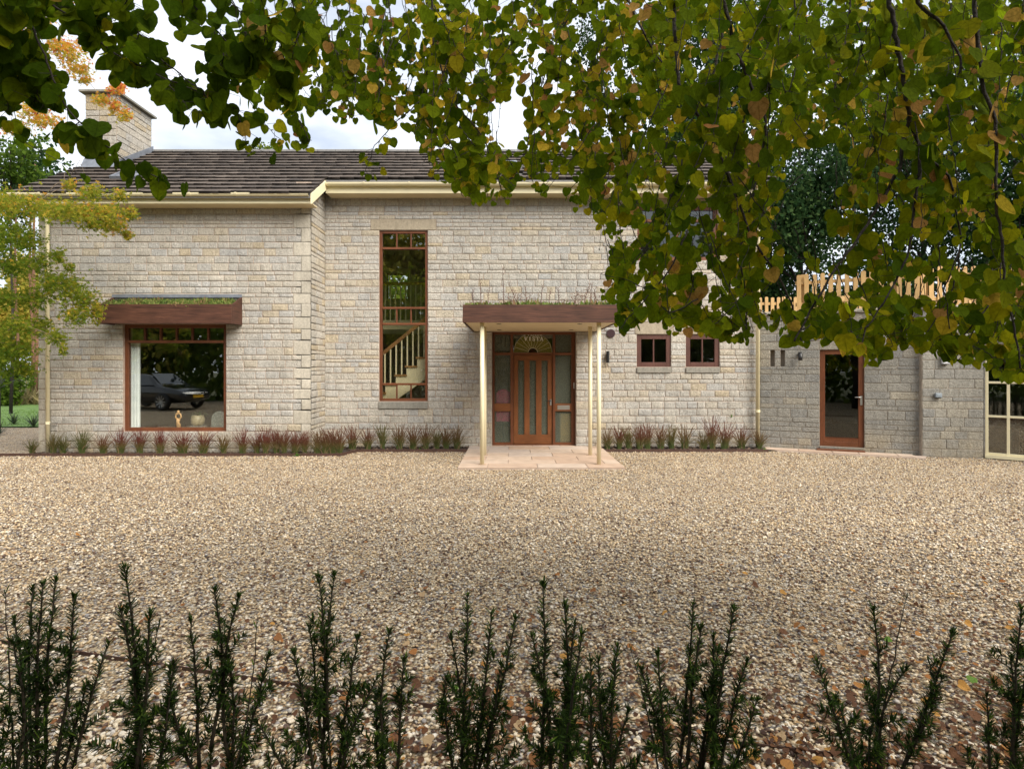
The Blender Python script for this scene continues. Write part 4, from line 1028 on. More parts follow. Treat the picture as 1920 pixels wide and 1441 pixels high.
# basket behind the glass
bp = GC + d3 * .72 - n3 * .45
M['wicker'] = plain('brown_wicker', (.10, .045, .02), .8, .6, 60, 1, 90, bdist=.02)
bk = empty('wicker_basket', (bp.x, bp.y, .02), 'brown wicker basket behind the cream gridded window', 'basket')
for k in range(9): MB().lathe((bp.x, bp.y, .03 + k * .055), [(.20, 0), (.225, .012), (.225, .04), (.20, .052)], 18).build('weave_band', M['wicker'], bk, smooth=True)
for k in range(12):
    a = k / 12 * 6.283; MB().tube([(bp.x + .22 * math.cos(a), bp.y + .22 * math.sin(a), .02), (bp.x + .23 * math.cos(a), bp.y + .23 * math.sin(a), .53)], .012, 6).build('stake', M['wicker'], bk)
spot(1500, 664, GA, d1, n1, 'black elbow wall light left of the garage door'); spot(1656, 664, GA, d1, n1, 'black elbow wall light right of the garage door')
def wall_box(px0, px1, py0, py1, dep, mat, name, lab, cat):
    u0, t0 = ray_u(px0, GB, d2, n2); u1, t1 = ray_u(px1, GB, d2, n2); z0, z1 = PZ(py1, t0), PZ(py0, t0); c = GB + d2 * u0
    r = empty(name, (c.x, c.y, z0), lab, cat)
    MB().obox(GB, d2, n2, u0, u1, z0, z1, .018, dep).build('housing', mat, r, bevel=.008); MB().obox(GB, d2, n2, u0 + .01, u1 - .01, z0 - .012, z0 - .001, .016, dep - .01).build('base', M['black'], r)
    MB().obox(GB, d2, n2, u0 + .02, u1 - .02, z0 + .02, z1 - .02, dep - .004, dep + .004).build('cover', mat, r, bevel=.003)
wall_box(1764, 1776.5, 662, 682, .09, plain('white_plastic', (.7, .72, .75), .4), 'security_light', 'white box light on the garage wall below the hanging leaves', 'light')
wall_box(1751, 1762.5, 736.5, 744.5, .08, plain('grey_plastic', (.24, .28, .32), .5), 'socket_box', 'small blue grey socket box on the garage wall', 'socket')

# ---- picket fence on the parapet and a second run behind
PK = None
def picket_mesh(w, h, t):
    m = MB(); pts = [(-w/2, 0, 0), (w/2, 0, 0), (w/2, 0, h - w*.35)] + [(w/2 * math.cos(a), 0, h - w*.35 + w*.35 * math.sin(a)) for a in np.linspace(.3, math.pi - .3, 5)] + [(-w/2, 0, h - w*.35)]
    m.prism(pts, (0, t, 0)); me = bpy.data.meshes.new('picket'); me.from_pydata(m.v, [], m.f); me.materials.append(M['fence']); me.update(); return me
PK = picket_mesh(.085, .79, .02)
def fence(path, z, lab, sp, hh=1.0):
    f = empty('picket_fence', (path[0].x, path[0].y, z), lab, 'fence')
    rgf = random.Random(int(path[0].y * 100))
    for a, b in zip(path[:-1], path[1:]):
        d_, n_, l = seg(a, b); u = sp / 2
        while u < l:
            p = a + d_ * u; ob = bpy.data.objects.new('picket', PK); COL.objects.link(ob); ob.parent = f
            ob.location = Vector((p.x, p.y, z + rgf.uniform(-.012, .012))) - wloc(f); ob.rotation_euler = (rgf.uniform(-.012, .012), rgf.uniform(-.012, .012), math.atan2(d_.y, d_.x)); ob.scale = (rgf.uniform(.95, 1.05), 1, hh); u += sp * rgf.uniform(.95, 1.05)
        for zz in (.12, .58):
            MB().obox(a, d_, n_, 0, l, z + zz * hh, z + (zz + .07) * hh, -.06, -.021).build('rail', M['fence'], f)
        u = .1
        while u < l + .05:
            MB().obox(a, d_, n_, u, u + .08, z - .05, z + .8 * hh, -.145, -.065).build('post', M['fence'], f); u += 1.7
off = .2
fence([GA + d1 * .72 - n1 * off, GB - n1 * off, GC - n2 * off, GD - n3 * off], ZG + .075, 'fresh timber picket fence with rounded tops on the garage parapet', .15, 1.0)
fence([Vector((6.0, 15.6, 0)), Vector((13.5, 14.9, 0))], ZG - .02, 'second picket fence run at the back of the garage roof', .15)

# ================================================================== plants along the wall
M['redgrass'] = leaf_mat('red_tipped_grass', [(0, (.20, .14, .07)), (.22, (.06, .085, .02)), (.5, (.12, .09, .03)), (.72, (.12, .045, .026)), (1, (.15, .03, .032))], .3, .6)
def grass_clump(px, base_y, hpx, wpx, red, n, lab, rng):
    Y = base_y; x = PX(px, Y); h = hpx * 1.12 / F * Y; w = wpx / F * Y
    V, T, tt = [], [], []
    for i in range(n):
        a = rng.uniform(0, 6.283); r = rng.random() ** .5 * w * .22; bx, by = x + r * math.cos(a), Y + r * .6 * math.sin(a)
        l = h * rng.uniform(.45, 1.08); lean = rng.gauss(0, .5) * w; leany = rng.gauss(0, .25) * w; dry = rng.random() < .2
        ww = rng.uniform(.005, .0085); m = 4; b = len(V)
        if dry: l *= .8; lean *= 1.8
        for k in range(m + 1):
            t = k / m; cxx = bx + lean * t ** 1.8; cyy = by + leany * t ** 1.8; cz = .008 + l * (t - (.25 * t * t if dry else .05 * t * t)); wk = ww * (1 - .6 * t)
            V += [(cxx - wk, cyy, cz), (cxx + wk, cyy, cz)]
            c = .02 if dry else (.2 + (red * .85 - .2) * min(1, max(0, (t * l / h - .12) / .4)))
            tt += [max(.001, min(1, c + rng.uniform(-.06, .06)))] * 2
        T += [(b + 2*k, b + 2*k+1, b + 2*k+3, b + 2*k+2) for k in range(m)]
    o = mesh_np('red_grass', V, T, M['redgrass'], tint=tt, origin=(x, Y, .008)); return tag(o, lab, 'grass', 'red tipped grass clumps along the house wall')
ORD = ['first', 'second', 'third', 'fourth', 'fifth', 'sixth', 'seventh', 'eighth', 'ninth', 'tenth', 'eleventh', 'twelfth', 'thirteenth', 'fourteenth', 'fifteenth', 'sixteenth', 'seventeenth', 'eighteenth', 'nineteenth', 'twentieth', 'twenty-first', 'twenty-second', 'twenty-third', 'twenty-fourth']
rg = random.Random(99)
left = [(60, 26, 20, .45), (100, 38, 22, .55), (118, 34, 24, .45), (154, 42, 24, .4), (194, 36, 26, .8), (226, 46, 28, .95), (262, 45, 24, 1), (300, 46, 26, 1), (342, 46, 34, 1), (381, 46, 30, .95), (419, 34, 20, .7), (455, 46, 24, 1),
        (482, 36, 18, .9), (498, 48, 22, .95), (518, 42, 20, .9), (533, 42, 20, .85), (553, 40, 22, .9), (571, 40, 18, .9), (595, 38, 24, .7), (610, 46, 26, .8), (624, 46, 26, .85), (637, 44, 22, .8)]
for i, (px, h, w, red) in enumerate(left):
    grass_clump(px, 11.58 + rg.uniform(-.05, .05), h, w, red, 85, 'red tipped grass clump in the left wing bed, %s from the left' % ORD[i], rg)
mid = [(661, 42, 28, .85), (690, 38, 24, .85), (717, 42, 16, .45), (749, 44, 26, .75), (774, 42, 24, .8), (798, 44, 24, .75), (819, 32, 22, .5), (836, 38, 20, .75), (857, 40, 26, .7)]
for i, (px, h, w, red) in enumerate(mid):
    grass_clump(px, 12.28 + rg.uniform(-.06, .06), h, w, red, 85, 'red tipped grass clump below the stair window, %s left of the porch' % ORD[len(mid) - 1 - i], rg)
right = [(1139, 38, 22, .7), (1161, 40, 18, .85), (1179, 40, 22, .55), (1199, 42, 24, .85), (1214, 46, 22, .85), (1239, 42, 26, .8), (1259, 42, 20, .55), (1284, 42, 28, .7), (1319, 30, 26, .6), (1336, 58, 24, .9), (1359, 48, 34, .9), (1390, 40, 28, .85), (1423, 32, 22, .7)]
for i, (px, h, w, red) in enumerate(right):
    grass_clump(px, 12.28 + rg.uniform(-.06, .06), h, w, red, 85, 'red tipped grass clump right of the porch, %s from the porch' % ORD[i], rg)
# little green weeds
M['weed'] = leaf_mat('weed_leaf', [(0, (.08, .2, .02)), (1, (.16, .32, .05))], .3)
for (px, Y, lab) in ((556, 11.36, 'small bright green weed by the left bed edging'), (1434, 12.05, 'small green weed at the foot of the right downpipe'), (788, 12.05, 'small green weed below the stair window grasses')):
    x = PX(px, Y); strap_leaves(x, Y, .0, 22, .11, .014, .4, random.Random(px), (.1, .9)).build('weed', M['weed'], origin=(x, Y, 0)); tag(bpy.context.scene.objects[-1] if False else [o for o in COL.objects if o.name.startswith('weed')][-1], lab, 'weed')
x, z = PX(1371, YM), PZ(782, YM)
tag(strap_leaves(x, YM - .02, z, 12, .10, .006, .2, random.Random(8), (.0, .4)).build('wall_weed', M['weed'], origin=(x, YM - .02, z)), 'tiny weed growing from a joint in the stone wall', 'weed')

# ---- planted roofs
M['sedum'] = leaf_mat('sedum', [(0, (.04, .07, .018)), (.4, (.10, .16, .025)), (.65, (.18, .19, .05)), (.85, (.20, .12, .06)), (1, (.26, .16, .09))], .2, .8)
M['dry'] = tinted('dry_stem', [(0, (.09, .05, .04)), (1, (.30, .20, .15))], .9, .2, 30, 0)
BLV = np.array([(-1, 0, 0), (1, 0, 0), (.5, .25, .6), (-.5, .25, .6), (0, .1, 1.0)]); BLT = np.array([(0, 1, 2), (0, 2, 3), (3, 2, 4)])
def turf(name, n, xr, yr, zf, smin, smax, mat, lab, trange=(0, 1), par=None, width=.25):
    x = NP.uniform(*xr, n); y = NP.uniform(*yr, n); z = zf(x, y); s = NP.uniform(smin, smax, n)
    clump = np.sin(x * 9.1 + 1.3) * np.cos(x * 4.3 + y * 5) * .5 + .5
    S = np.stack([s * width, s * .5, s * (.55 + .7 * clump)], 1)
    a = scatter(BLV, BLT, np.stack([x, y, z], 1), rot_mats(NP.normal(0, .45, n), NP.normal(0, .45, n), NP.uniform(0, 6.28, n)), S, np.clip(NP.uniform(*trange, n) * .6 + .4 * clump * trange[1], .001, 1))
    return tag(mesh_np(name, a[0], a[1], mat, par, tint=a[2]), lab, 'plants', kind='stuff')
xa, xb, pf, zt = PORCH
turf('sedum_roof', 9000, (xa + .05, xb - .05), (pf + .05, YM - .1), lambda x, y: np.full_like(x, zt - .04), .05, .16, M['sedum'], 'green sedum planting on top of the porch canopy', (0, 1))
xa2, xb2, cf, z1, zb_ = LCAN
turf('sedum_roof', 4500, (xa2 + .05, xb2 - .05), (cf + .03, YL - .03), lambda x, y: z1 - .055 + (zb_ - z1 - .02) * (y - cf - .04) / (YL - cf - .05),   .025, .10, M['sedum'], 'mossy sedum planting on the sloping canopy over the left window', (0, 1))
def dry_stem(px, py0, py1, Y, lab, rng, lean=0):
    a = P(px, py0, Y); b = P(px + lean, py1, Y); r = empty('dry_stem', a, lab, 'dry stem', 'dry stems on the porch roof')
    mb = MB(); mb.tint = rng.uniform(.05, .4); n = 6
    pts = [a.lerp(b, k / n) + Vector((rng.uniform(-.008, .008), 0, 0)) for k in range(n + 1)]
    mb.tube(pts, [.009 - .0009 * k for k in range(n + 1)], 5); 
    for k in range(2, n + 1):
        for s_ in range(2):
            p = pts[k]; mb.tube([p, p + Vector((rng.uniform(-.05, .05), rng.uniform(-.03, .03), rng.uniform(.02, .07)))], [.005, .003], 4)
    mb.build('stem', M['dry'], r)
rg = random.Random(4)
DST = [(944, 529, -1), (914, 541, 3), (888, 545, -2), (902, 516, -2), (988, 540, -3), (1014, 536, 4), (1030, 545, 1), (1048, 541, -1), (1078, 547, 4), (1094, 534, 12), (1107, 533, 2), (1115, 543, 0), (1136, 545, 4), (970, 532, -16)]
for i, (px, top, lean) in enumerate(sorted(DST)):
    lab = 'tallest dark dry stem standing on the porch roof' if px == 944 else 'thin dry stem on the porch roof, %s from the left' % ORD[i]
    if px == 944: top = 505
    dry_stem(px, 569, top, pf + .35 + (i % 4) * .18, lab, rg, lean)
# fuzzy seed heads
n = 1500
x = NP.uniform(xa + .1, xb - .12, n); y = NP.uniform(pf + .25, pf + 1.3, n); z = zt + .03 + NP.uniform(0, .30, n) * (.6 + .4 * np.sin(x * 5.2 + 1)) ; s = NP.uniform(.006, .014, n)
a = scatter(OCT_V, OCT_T, np.stack([x, y, z], 1), rot_mats(NP.uniform(0, 3, n), NP.uniform(0, 3, n), NP.uniform(0, 3, n)), np.stack([s, s, s * .6], 1), NP.uniform(.2, 1, n))
n2_ = 500; x = NP.uniform(xa + .1, xb - .12, n2_); y = NP.uniform(pf + .25, pf + 1.3, n2_); hh = NP.uniform(.12, .36, n2_) * (.55 + .45 * np.sin(x * 5.2 + 1))
b = scatter(BLV, BLT, np.stack([x, y, np.full(n2_, zt - .04)], 1), rot_mats(NP.normal(0, .25, n2_), NP.normal(0, .25, n2_), NP.uniform(0, 6, n2_)), np.stack([np.full(n2_, .004), np.full(n2_, .006), hh], 1), NP.uniform(.1, .9, n2_))
tag(mesh_np('dry_flower_heads', np.concatenate([a[0], b[0]]), np.concatenate([a[1], b[1] + len(a[0])]), M['dry'], tint=np.concatenate([a[2], b[2]])), 'brownish dry flower heads above the porch sedum', 'plants', kind='stuff')
# few orange leaves on the left canopy are fallen leaves (see below)

# ================================================================== katsura tree overhanging the picture
def heart():
    # attached at the notch (0,0,0), tip towards -z, facing -y; unit size = blade length
    half = [(0, -.0), (.14, .07), (.33, .06), (.47, -.08), (.52, -.28), (.46, -.52), (.30, -.76), (.12, -.93), (0, -1.0)]
    V = [(0, 0, 0), (0, .03, -.34), (0, .045, -.68), (0, .0, -1.0)]
    L_, R_ = [], []
    for (x, z) in half[1:-1]:
        y = -.16 * x * x * 4 * .25 - .03 * math.sin(z * 5)
        R_.append(len(V)); V.append((x, y, z)); L_.append(len(V)); V.append((-x, y, z))
    T = []
    for S, fl in ((R_, 0), (L_, 1)):
        seq = [(0, S[0], S[1]), (0, S[1], S[2]), (0, S[2], 1), (S[2], S[3], 1), (S[3], S[4], 1), (1, S[4], 2), (S[4], S[5], 2), (2, S[5], 3), (S[5], S[6], 3)]
        T += [t[::-1] if fl else t for t in seq]
    return np.array(V), np.array(T)
HV, HT = heart(); HUV = np.stack([HV[:, 0], -HV[:, 2] + .02], 1)
KS = [(0, (.022, .044, .003)), (.25, (.048, .086, .003)), (.5, (.122, .162, .004)), (.68, (.25, .23, .006)), (.8, (.38, .27, .02)), (.9, (.42, .25, .07)), (1, (.26, .12, .04))]
M['katsura'] = leaf_mat('katsura_leaf', KS, .55, .8, .30, 1.7, .04, .3)
kat = empty('katsura_tree', (2.6, -3.2, 0), 'katsura tree with heart shaped green and yellow leaves overhanging the top foreground', 'tree')
tr = MB()
tr.tube([(2.6, -3.2, -.05), (2.62, -3.1, 1.2), (2.5, -3.0, 2.6), (2.5, -2.8, 4.2), (2.6, -2.8, 6.0), (2.7, -2.9, 7.6)], [.30, .24, .21, .17, .10, .03], 14)
tr.build('trunk', M['bark'], kat, smooth=True)
HUB = {'r': Vector((2.2, .3, 4.9)), 'c': Vector((.6, 1.2, 5.0)), 'l': Vector((-1.3, .5, 4.2))}
lm = MB()
for k, hb_ in HUB.items():
    s0 = Vector((2.5, -2.84, 3.9)); lm.tube([s0, s0.lerp(hb_, .4) + Z_ * .35, s0.lerp(hb_, .75) + Z_ * .3, hb_], [.10, .075, .05, .03], 8)
lm.build('limb', M['bark'], kat, smooth=True)
kr = random.Random(2024)
def spl(pts, step):
    """resample polyline evenly"""
    out = [pts[0]]; acc = 0
    for a, b in zip(pts[:-1], pts[1:]):
        l = (b - a).length; t = step - acc
        while t < l: out.append(a.lerp(b, t / l)); t += step
        acc = (acc + l) % step if l + acc >= step else acc + l
    out.append(pts[-1]); return out
OVER = []; LEAVES = []                                           # (pos, yaw, pitch, roll, size, tint, petiole start)
TW = MB()
def pjx(p): return CX + F * p.x / p.y, CY - F * (p.z - H) / p.y
ENV = [(-200, 260), (0, 230), (50, 140), (90, 60), (180, 55), (230, 95), (270, 40), (300, 10), (330, 70), (400, 130), (480, 200), (520, 225), (560, 195), (600, 200), (640, 222), (700, 235), (745, 205), (770, 235), (800, 320), (870, 372), (950, 378), (985, 325), (1010, 358), (1060, 372), (1090, 392),
       (1120, 405), (1128, 540), (1165, 625), (1200, 598), (1260, 622), (1340, 622), (1400, 642), (1440, 600), (1470, 640), (1510, 655), (1560, 635), (1610, 675), (1645, 686), (1680, 640), (1720, 650), (1790, 675), (1850, 698), (1920, 712), (2200, 720)]
def env(x): return float(np.interp(x, [e[0] for e in ENV], [e[1] for e in ENV]))
GAPS = [(312, 62, 42, 52), (950, 232, 34, 40), (1102, 62, 18, 22), (1532, 325, 60, 48), (1505, 415, 50, 60), (1490, 535, 26, 50), (1565, 475, 34, 26), (1665, 415, 34, 26), (1722, 470, 26, 20), (1893, 330, 20, 46),
        (1560, 535, 70, 20), (1715, 545, 62, 16), (1832, 500, 30, 24), (1446, 560, 16, 26), (1215, 402, 10, 8), (1330, 400, 12, 9), (1215, 468, 12, 7), (1310, 458, 5, 9), (620, 40, 12, 24), (740, 20, 14, 16), (765, 155, 12, 10),
        (1085, 100, 8, 6), (1325, 322, 10, 16), (1040, 345, 26, 8), (1225, 352, 16, 8), (1407, 362, 10, 8), (1700, 320, 20, 14), (1810, 330, 20, 14), (880, 20, 10, 12), (900, 130, 8, 8), (1000, 60, 6, 8), (1020, 150, 5, 6), (1180, 440, 10, 16), (1130, 470, 10, 30)]
def clear(p, r_px, soft=True):
    if p.y < .4: return True
    x, y = pjx(p)
    if y + r_px * .75 > env(x) + 14: return False
    for (gx, gy, rx, ry) in GAPS:
        if ((x - gx) / (rx + r_px * .38)) ** 2 + ((y - gy) / (ry + r_px * .38)) ** 2 < 1: return False
    return True
def add_leaf(p, size, tint, check=True, facing=None):
    off = Vector((kr.gauss(0, .034), kr.gauss(.014, .026), kr.gauss(-.008, .014)))
    q_ = p + off
    yaw = kr.gauss(0, .55) if facing is None else facing; pitch = kr.gauss(-.05, .36); roll = kr.gauss(0, .5)
    mid = q_ - Z_ * size * .5
    if mid.y > .5:
        ex_, ey_ = pjx(mid)
        if ex_ < 480 and any(((ex_ - a_) / b_) ** 2 + ((ey_ - c_) / d_) ** 2 < 1 for a_, c_, b_, d_ in ((130, 110, 44, 42), (85, 228, 52, 26), (248, 222, 46, 46), (300, 245, 30, 40))): return
    if check:
        if not clear(mid, size * F / max(mid.y, .3) * .5): return
    if facing is not None: OVER.append((q_, yaw, pitch, roll, size, tint)); return
    LEAVES.append((q_, yaw, pitch, roll, size, tint)); TW.tube([p, q_], [.0011, .0008], 3, cap=False)
def tint_for(p):
    x, y = pjx(p) if p.y > .4 else (1000, 100)
    base = .29 if x < 480 else (.38 if x < 800 else .43)
    warm = .02 if x < 480 else (.13 if 650 < x < 1250 and y < 330 else .06)
    r_ = kr.random()
    if r_ < warm: return kr.uniform(.74, 1.0)
    if r_ < warm * 1.6: return kr.uniform(.6, .78)
    return max(.02, min(.66, kr.gauss(base, .12)))
def spray(pxs, Y0, Y1, size, r0=.004, step=.05, leaf=True, check=True, dens=2, hub=None, start_leaf=0.0):
    n = len(pxs); pts = [P(a, b, Y0 + (Y1 - Y0) * i / max(1, n - 1)) for i, (a, b) in enumerate(pxs)]
    if hub is not None:
        h_ = HUB[hub]; m = pts[0].lerp(h_, .5) + Z_ * .15
        TW.tube([h_, m, pts[0]], [r0 * 2, r0 * 1.5, r0], 6)
    if check:                                          # a twig ends where the crown ends
        fine = spl(pts, .02); cut = len(fine)
        for i_, p_ in enumerate(fine):
            ax_, ay_ = pjx(p_)
            if ay_ > env(ax_) + 4: cut = i_; break
        if cut < len(fine): pts = fine[:cut]
        if len(pts) < 2: return
    sm = spl(pts, .03)
    sm = [p + Vector((kr.uniform(-.004, .004), kr.uniform(-.004, .004), kr.uniform(-.003, .003))) for p in sm]
    TW.tube(sm, [max(.0014, r0 * .85 * (1 - .66 * i / len(sm))) for i in range(len(sm))], 5)
    if leaf:
        nodes_ = spl(pts, step)
        for i, p in enumerate(nodes_):
            f = i / max(1, len(nodes_) - 1)
            if f < start_leaf: continue
            for k in range(dens):
                s_ = size * kr.uniform(.62, 1.16) * (1 - .35 * max(0, f - .7) / .3)
                add_leaf(p + Vector((kr.uniform(-.01, .01), kr.uniform(-.02, .02), 0)), s_, tint_for(p), check)
            if kr.random() < .5: TW.tube([p, p + Vector((kr.uniform(-.012, .012), kr.uniform(-.01, .01), kr.uniform(-.004, .008)))], [.002, .0012], 4)
# traced main branches: left side
LS = .9
spray([(10, -60), (40, 10), (72, 75), (125, 205), (190, 268), (250, 312), (312, 338)], 2.0, 2.1, 0.074, .0055, .042, check=False, hub='l', start_leaf=.22, dens=3)
spray([(72, 75), (30, 150), (12, 205)], 2.05, 2.2, 0.072, .003, .05, check=False)
spray([(10, 10), (-20, 90), (-30, 190)], 2.0, 2.1, 0.072, .003, .04, check=False, dens=3)
spray([(40, 40), (60, 130), (75, 190)], 2.1, 2.1, 0.072, .003, .05, check=False)
spray([(60, -60), (78, -5), (140, 40), (215, 100), (310, 148), (375, 172), (425, 200)], 2.1, 2.3, 0.072, .0055, .042, check=False, hub='l', dens=3)
spray([(180, -60), (225, 15), (262, 65), (310, 120), (372, 165), (400, 190), (445, 205), (458, 252), (462, 272)], 2.3, 2.3, 0.068, .005, .042, check=False, hub='l', dens=3)
spray([(310, 148), (345, 190), (352, 205)], 2.2, 2.2, 0.070, .0025, .05, check=False)
spray([(300, -60), (345, -10), (400, 50), (440, 95), (500, 140), (540, 185), (580, 262)], 2.4, 2.5, 0.067, .005, .042, check=False, hub='c', dens=3)
spray([(430, 100), (455, 160), (480, 215), (525, 262)], 2.6, 2.7, 0.054, .003, .045, check=False)
spray([(380, -60), (420, -10), (470, 45), (520, 120), (560, 190)], 2.5, 2.7, 0.065, .004, .042, check=False, hub='c', dens=3)
spray([(-40, 225), (20, 248), (60, 275), (110, 302), (150, 330)], 3.1, 3.2, 0.063, .003, .075, check=False, dens=1)
spray([(85, -60), (20, -20), (0, 40), (-20, 100)], 1.9, 2.0, 0.077, .004, .04, check=False, dens=3)
for (a, b) in (((120, -40), (150, 30)), ((200, -50), (240, 20)), ((250, -40), (215, 40)), ((150, -40), (180, 60)), ((30, -50), (110, 10)), ((420, -40), (450, 60)), ((350, -40), (330, 30)), ((480, -40), (500, 80))):
    spray([a, ((a[0] + b[0]) / 2 + 5, (a[1] + b[1]) / 2), b], 2.1, 2.2, 0.070, .003, .045, check=False, dens=2)
for (a, b) in (((20, -40), (40, 60)), ((60, -40), (85, 30)), ((-10, 60), (20, 150)), ((0, 120), (30, 230)), ((40, 100), (65, 190)), ((100, 160), (70, 215)), ((150, 230), (110, 250)), ((185, -40), (200, 40)), ((215, 100), (250, 130)), ((260, 60), (240, 110)), ((400, 60), (390, 130)), ((460, 60), (440, 140)), ((500, 30), (480, 130)), ((520, 60), (540, 170)), ((540, -40), (560, 100)), ((560, 60), (520, 180)), ((380, 170), (395, 215)), ((420, 100), (400, 165))):
    spray([a, ((a[0] + b[0]) / 2 + 4, (a[1] + b[1]) / 2), b], 2.15, 2.25, 0.068, .0025, .04, check=False, dens=3)
# centre and right: traced wood
TR = [([(780, -60), (810, -5), (812, 90), (850, 190), (905, 255), (932, 330), (945, 372)], 3.0, 3.1, .066, .008),
      ([(812, 90), (788, 190), (820, 270), (868, 368)], 3.0, 3.1, .064, .005), ([(788, 190), (735, 235), (700, 278), (686, 322)], 3.0, 3.0, .064, .004),
      ([(1000, -60), (1177, 0), (1210, 70), (1249, 133), (1262, 220)], 3.0, 3.0, .066, .011), ([(1263, -60), (1263, 0), (1270, 120), (1274, 167), (1296, 195), (1340, 270), (1370, 340), (1412, 450), (1474, 542), (1497, 612), (1505, 650)], 2.5, 2.4, .078, .011),
      ([(1360, -60), (1352, 83), (1330, 170), (1318, 222), (1290, 330), (1285, 420)], 2.8, 2.8, .070, .009), ([(1357, -60), (1357, 0), (1380, 97), (1432, 208), (1438, 250), (1404, 400), (1385, 470), (1400, 560), (1398, 630)], 2.6, 2.6, .074, .011),
      ([(1668, -60), (1668, 0), (1690, 125), (1704, 222), (1684, 320), (1662, 362), (1624, 425), (1570, 500), (1520, 580), (1490, 640)], 2.3, 2.3, .078, .012), ([(1704, 222), (1726, 283), (1722, 333), (1703, 479), (1662, 562), (1620, 620), (1610, 665)], 2.3, 2.2, .078, .008),
      ([(1726, 283), (1782, 333), (1803, 458), (1787, 542), (1760, 590), (1735, 630)], 2.3, 2.3, .078, .006), ([(1718, -60), (1718, 0), (1768, 50), (1804, 108), (1800, 140)], 2.0, 2.0, .085, .009),
      ([(1820, -60), (1843, 161), (1868, 236), (1868, 375), (1887, 541), (1907, 637), (1915, 690)], 2.2, 2.1, .082, .010), ([(1110, 330), (1090, 360), (1120, 395)], 3.2, 3.2, .05, .003),
      ([(1310, 560), (1255, 590), (1210, 540), (1160, 520), (1122, 512)], 2.5, 2.5, .074, .004), ([(1290, 430), (1260, 500), (1210, 560), (1175, 600), (1160, 620)], 2.4, 2.4, .076, .005), ([(1280, 300), (1240, 430), (1175, 505), (1150, 525)], 2.5, 2.5, .07, .004),
      ([(1120, -60), (1050, 60), (1000, 200), (985, 300), (1000, 345)], 3.3, 3.4, .06, .007), ([(1170, -30), (1130, 120), (1090, 250), (1095, 330), (1060, 362)], 3.3, 3.4, .06, .006), ([(1130, 150), (1150, 280), (1130, 380)], 3.2, 3.2, .06, .004),
      ([(1887, 541), (1830, 600), (1800, 640), (1850, 660), (1880, 690)], 2.2, 2.2, .07, .004), ([(1600, -60), (1590, 60), (1560, 180), (1600, 260)], 2.7, 2.7, .072, .006), ([(1480, -60), (1500, 80), (1480, 180), (1455, 260)], 2.9, 2.9, .07, .006),
      ([(1560, 480), (1590, 560), (1600, 650)], 2.2, 2.2, .075, .003), ([(1803, 458), (1770, 540), (1780, 620), (1800, 660)], 2.2, 2.2, .075, .004), ([(650, -60), (660, 60), (630, 130), (600, 180)], 3.2, 3.2, .066, .005),
      ([(560, -60), (590, 40), (640, 110), (655, 200)], 3.1, 3.1, .066, .005), ([(900, -60), (920, 80), (900, 180), (880, 260)], 3.3, 3.3, .062, .006), ([(720, -60), (735, 60), (720, 160), (740, 195)], 3.2, 3.2, .064, .005)]
for pxs, a, b, sz, r0 in TR:
    hub_ = ('r' if pxs[0][0] > 1230 else 'c') if pxs[0][1] < 0 else None
    spray(pxs, a, b, sz * .88, r0, .05, dens=2, hub=hub_, start_leaf=.05, check=pxs[-1] != (686, 322))
# hanging side sprays filling the crown down to its ragged lower edge
x = 470
while x < 2330:
    e_ = env(x); y = -70
    while y < e_ - 40:
        far = x < 1240
        Yd = kr.uniform(2.7, 3.9) if far else (kr.uniform(2.3, 3.5) if y > 250 else kr.uniform(2.2, 4.0))
        ln = kr.uniform(110, 210); dx = kr.gauss(0, 62)
        ye = min(y + ln, e_ - kr.uniform(4, 22))
        sx = x + kr.uniform(-16, 16)
        if kr.random() < (.95 if y < 330 else .92) and not (x < 800 and y > 170):
            pts = [(sx, y), (sx + dx * .4 + kr.gauss(0, 6), y + (ye - y) * .5), (sx + dx, ye)]
            if all(((sx + dx * t - g[0]) / (g[2] * .8)) ** 2 + ((y + (ye - y) * t - g[1]) / (g[3] * .8)) ** 2 > 1 for g in GAPS for t in (.3, .6, 1)):
                spray(pts, Yd, Yd + kr.uniform(-.1, .1), kr.uniform(.048, .070), .003, .052, dens=2 if kr.random() < .7 else 1)
        y += ln * kr.uniform(.55, .8)
    x += 12 if x < 1230 else 13.5
# crown above and behind the camera (shades the near gravel)
for i in range(1400):
    c = Vector((kr.uniform(-7, 10), kr.uniform(-7.0, .3), 0)); c.z = kr.uniform(3.6, 6.4)
    if c.y > 0.2 and CY - F * (c.z - .6 - H) / c.y > -60: continue
    b = c + Vector((kr.gauss(0, .3), kr.gauss(0, .3), -kr.uniform(.3, .8)))
    TW.tube([c, b], [.006, .002], 3, cap=False)
    for k in range(20):
        add_leaf(c.lerp(b, kr.random()) + Vector((kr.gauss(0, .12), kr.gauss(0, .12), kr.gauss(0, .1))), kr.uniform(.11, .14), max(.02, min(.66, kr.gauss(.42, .12))), False, kr.uniform(0, 6.28))
TW.build('twigs', M['bark'], kat, smooth=True)
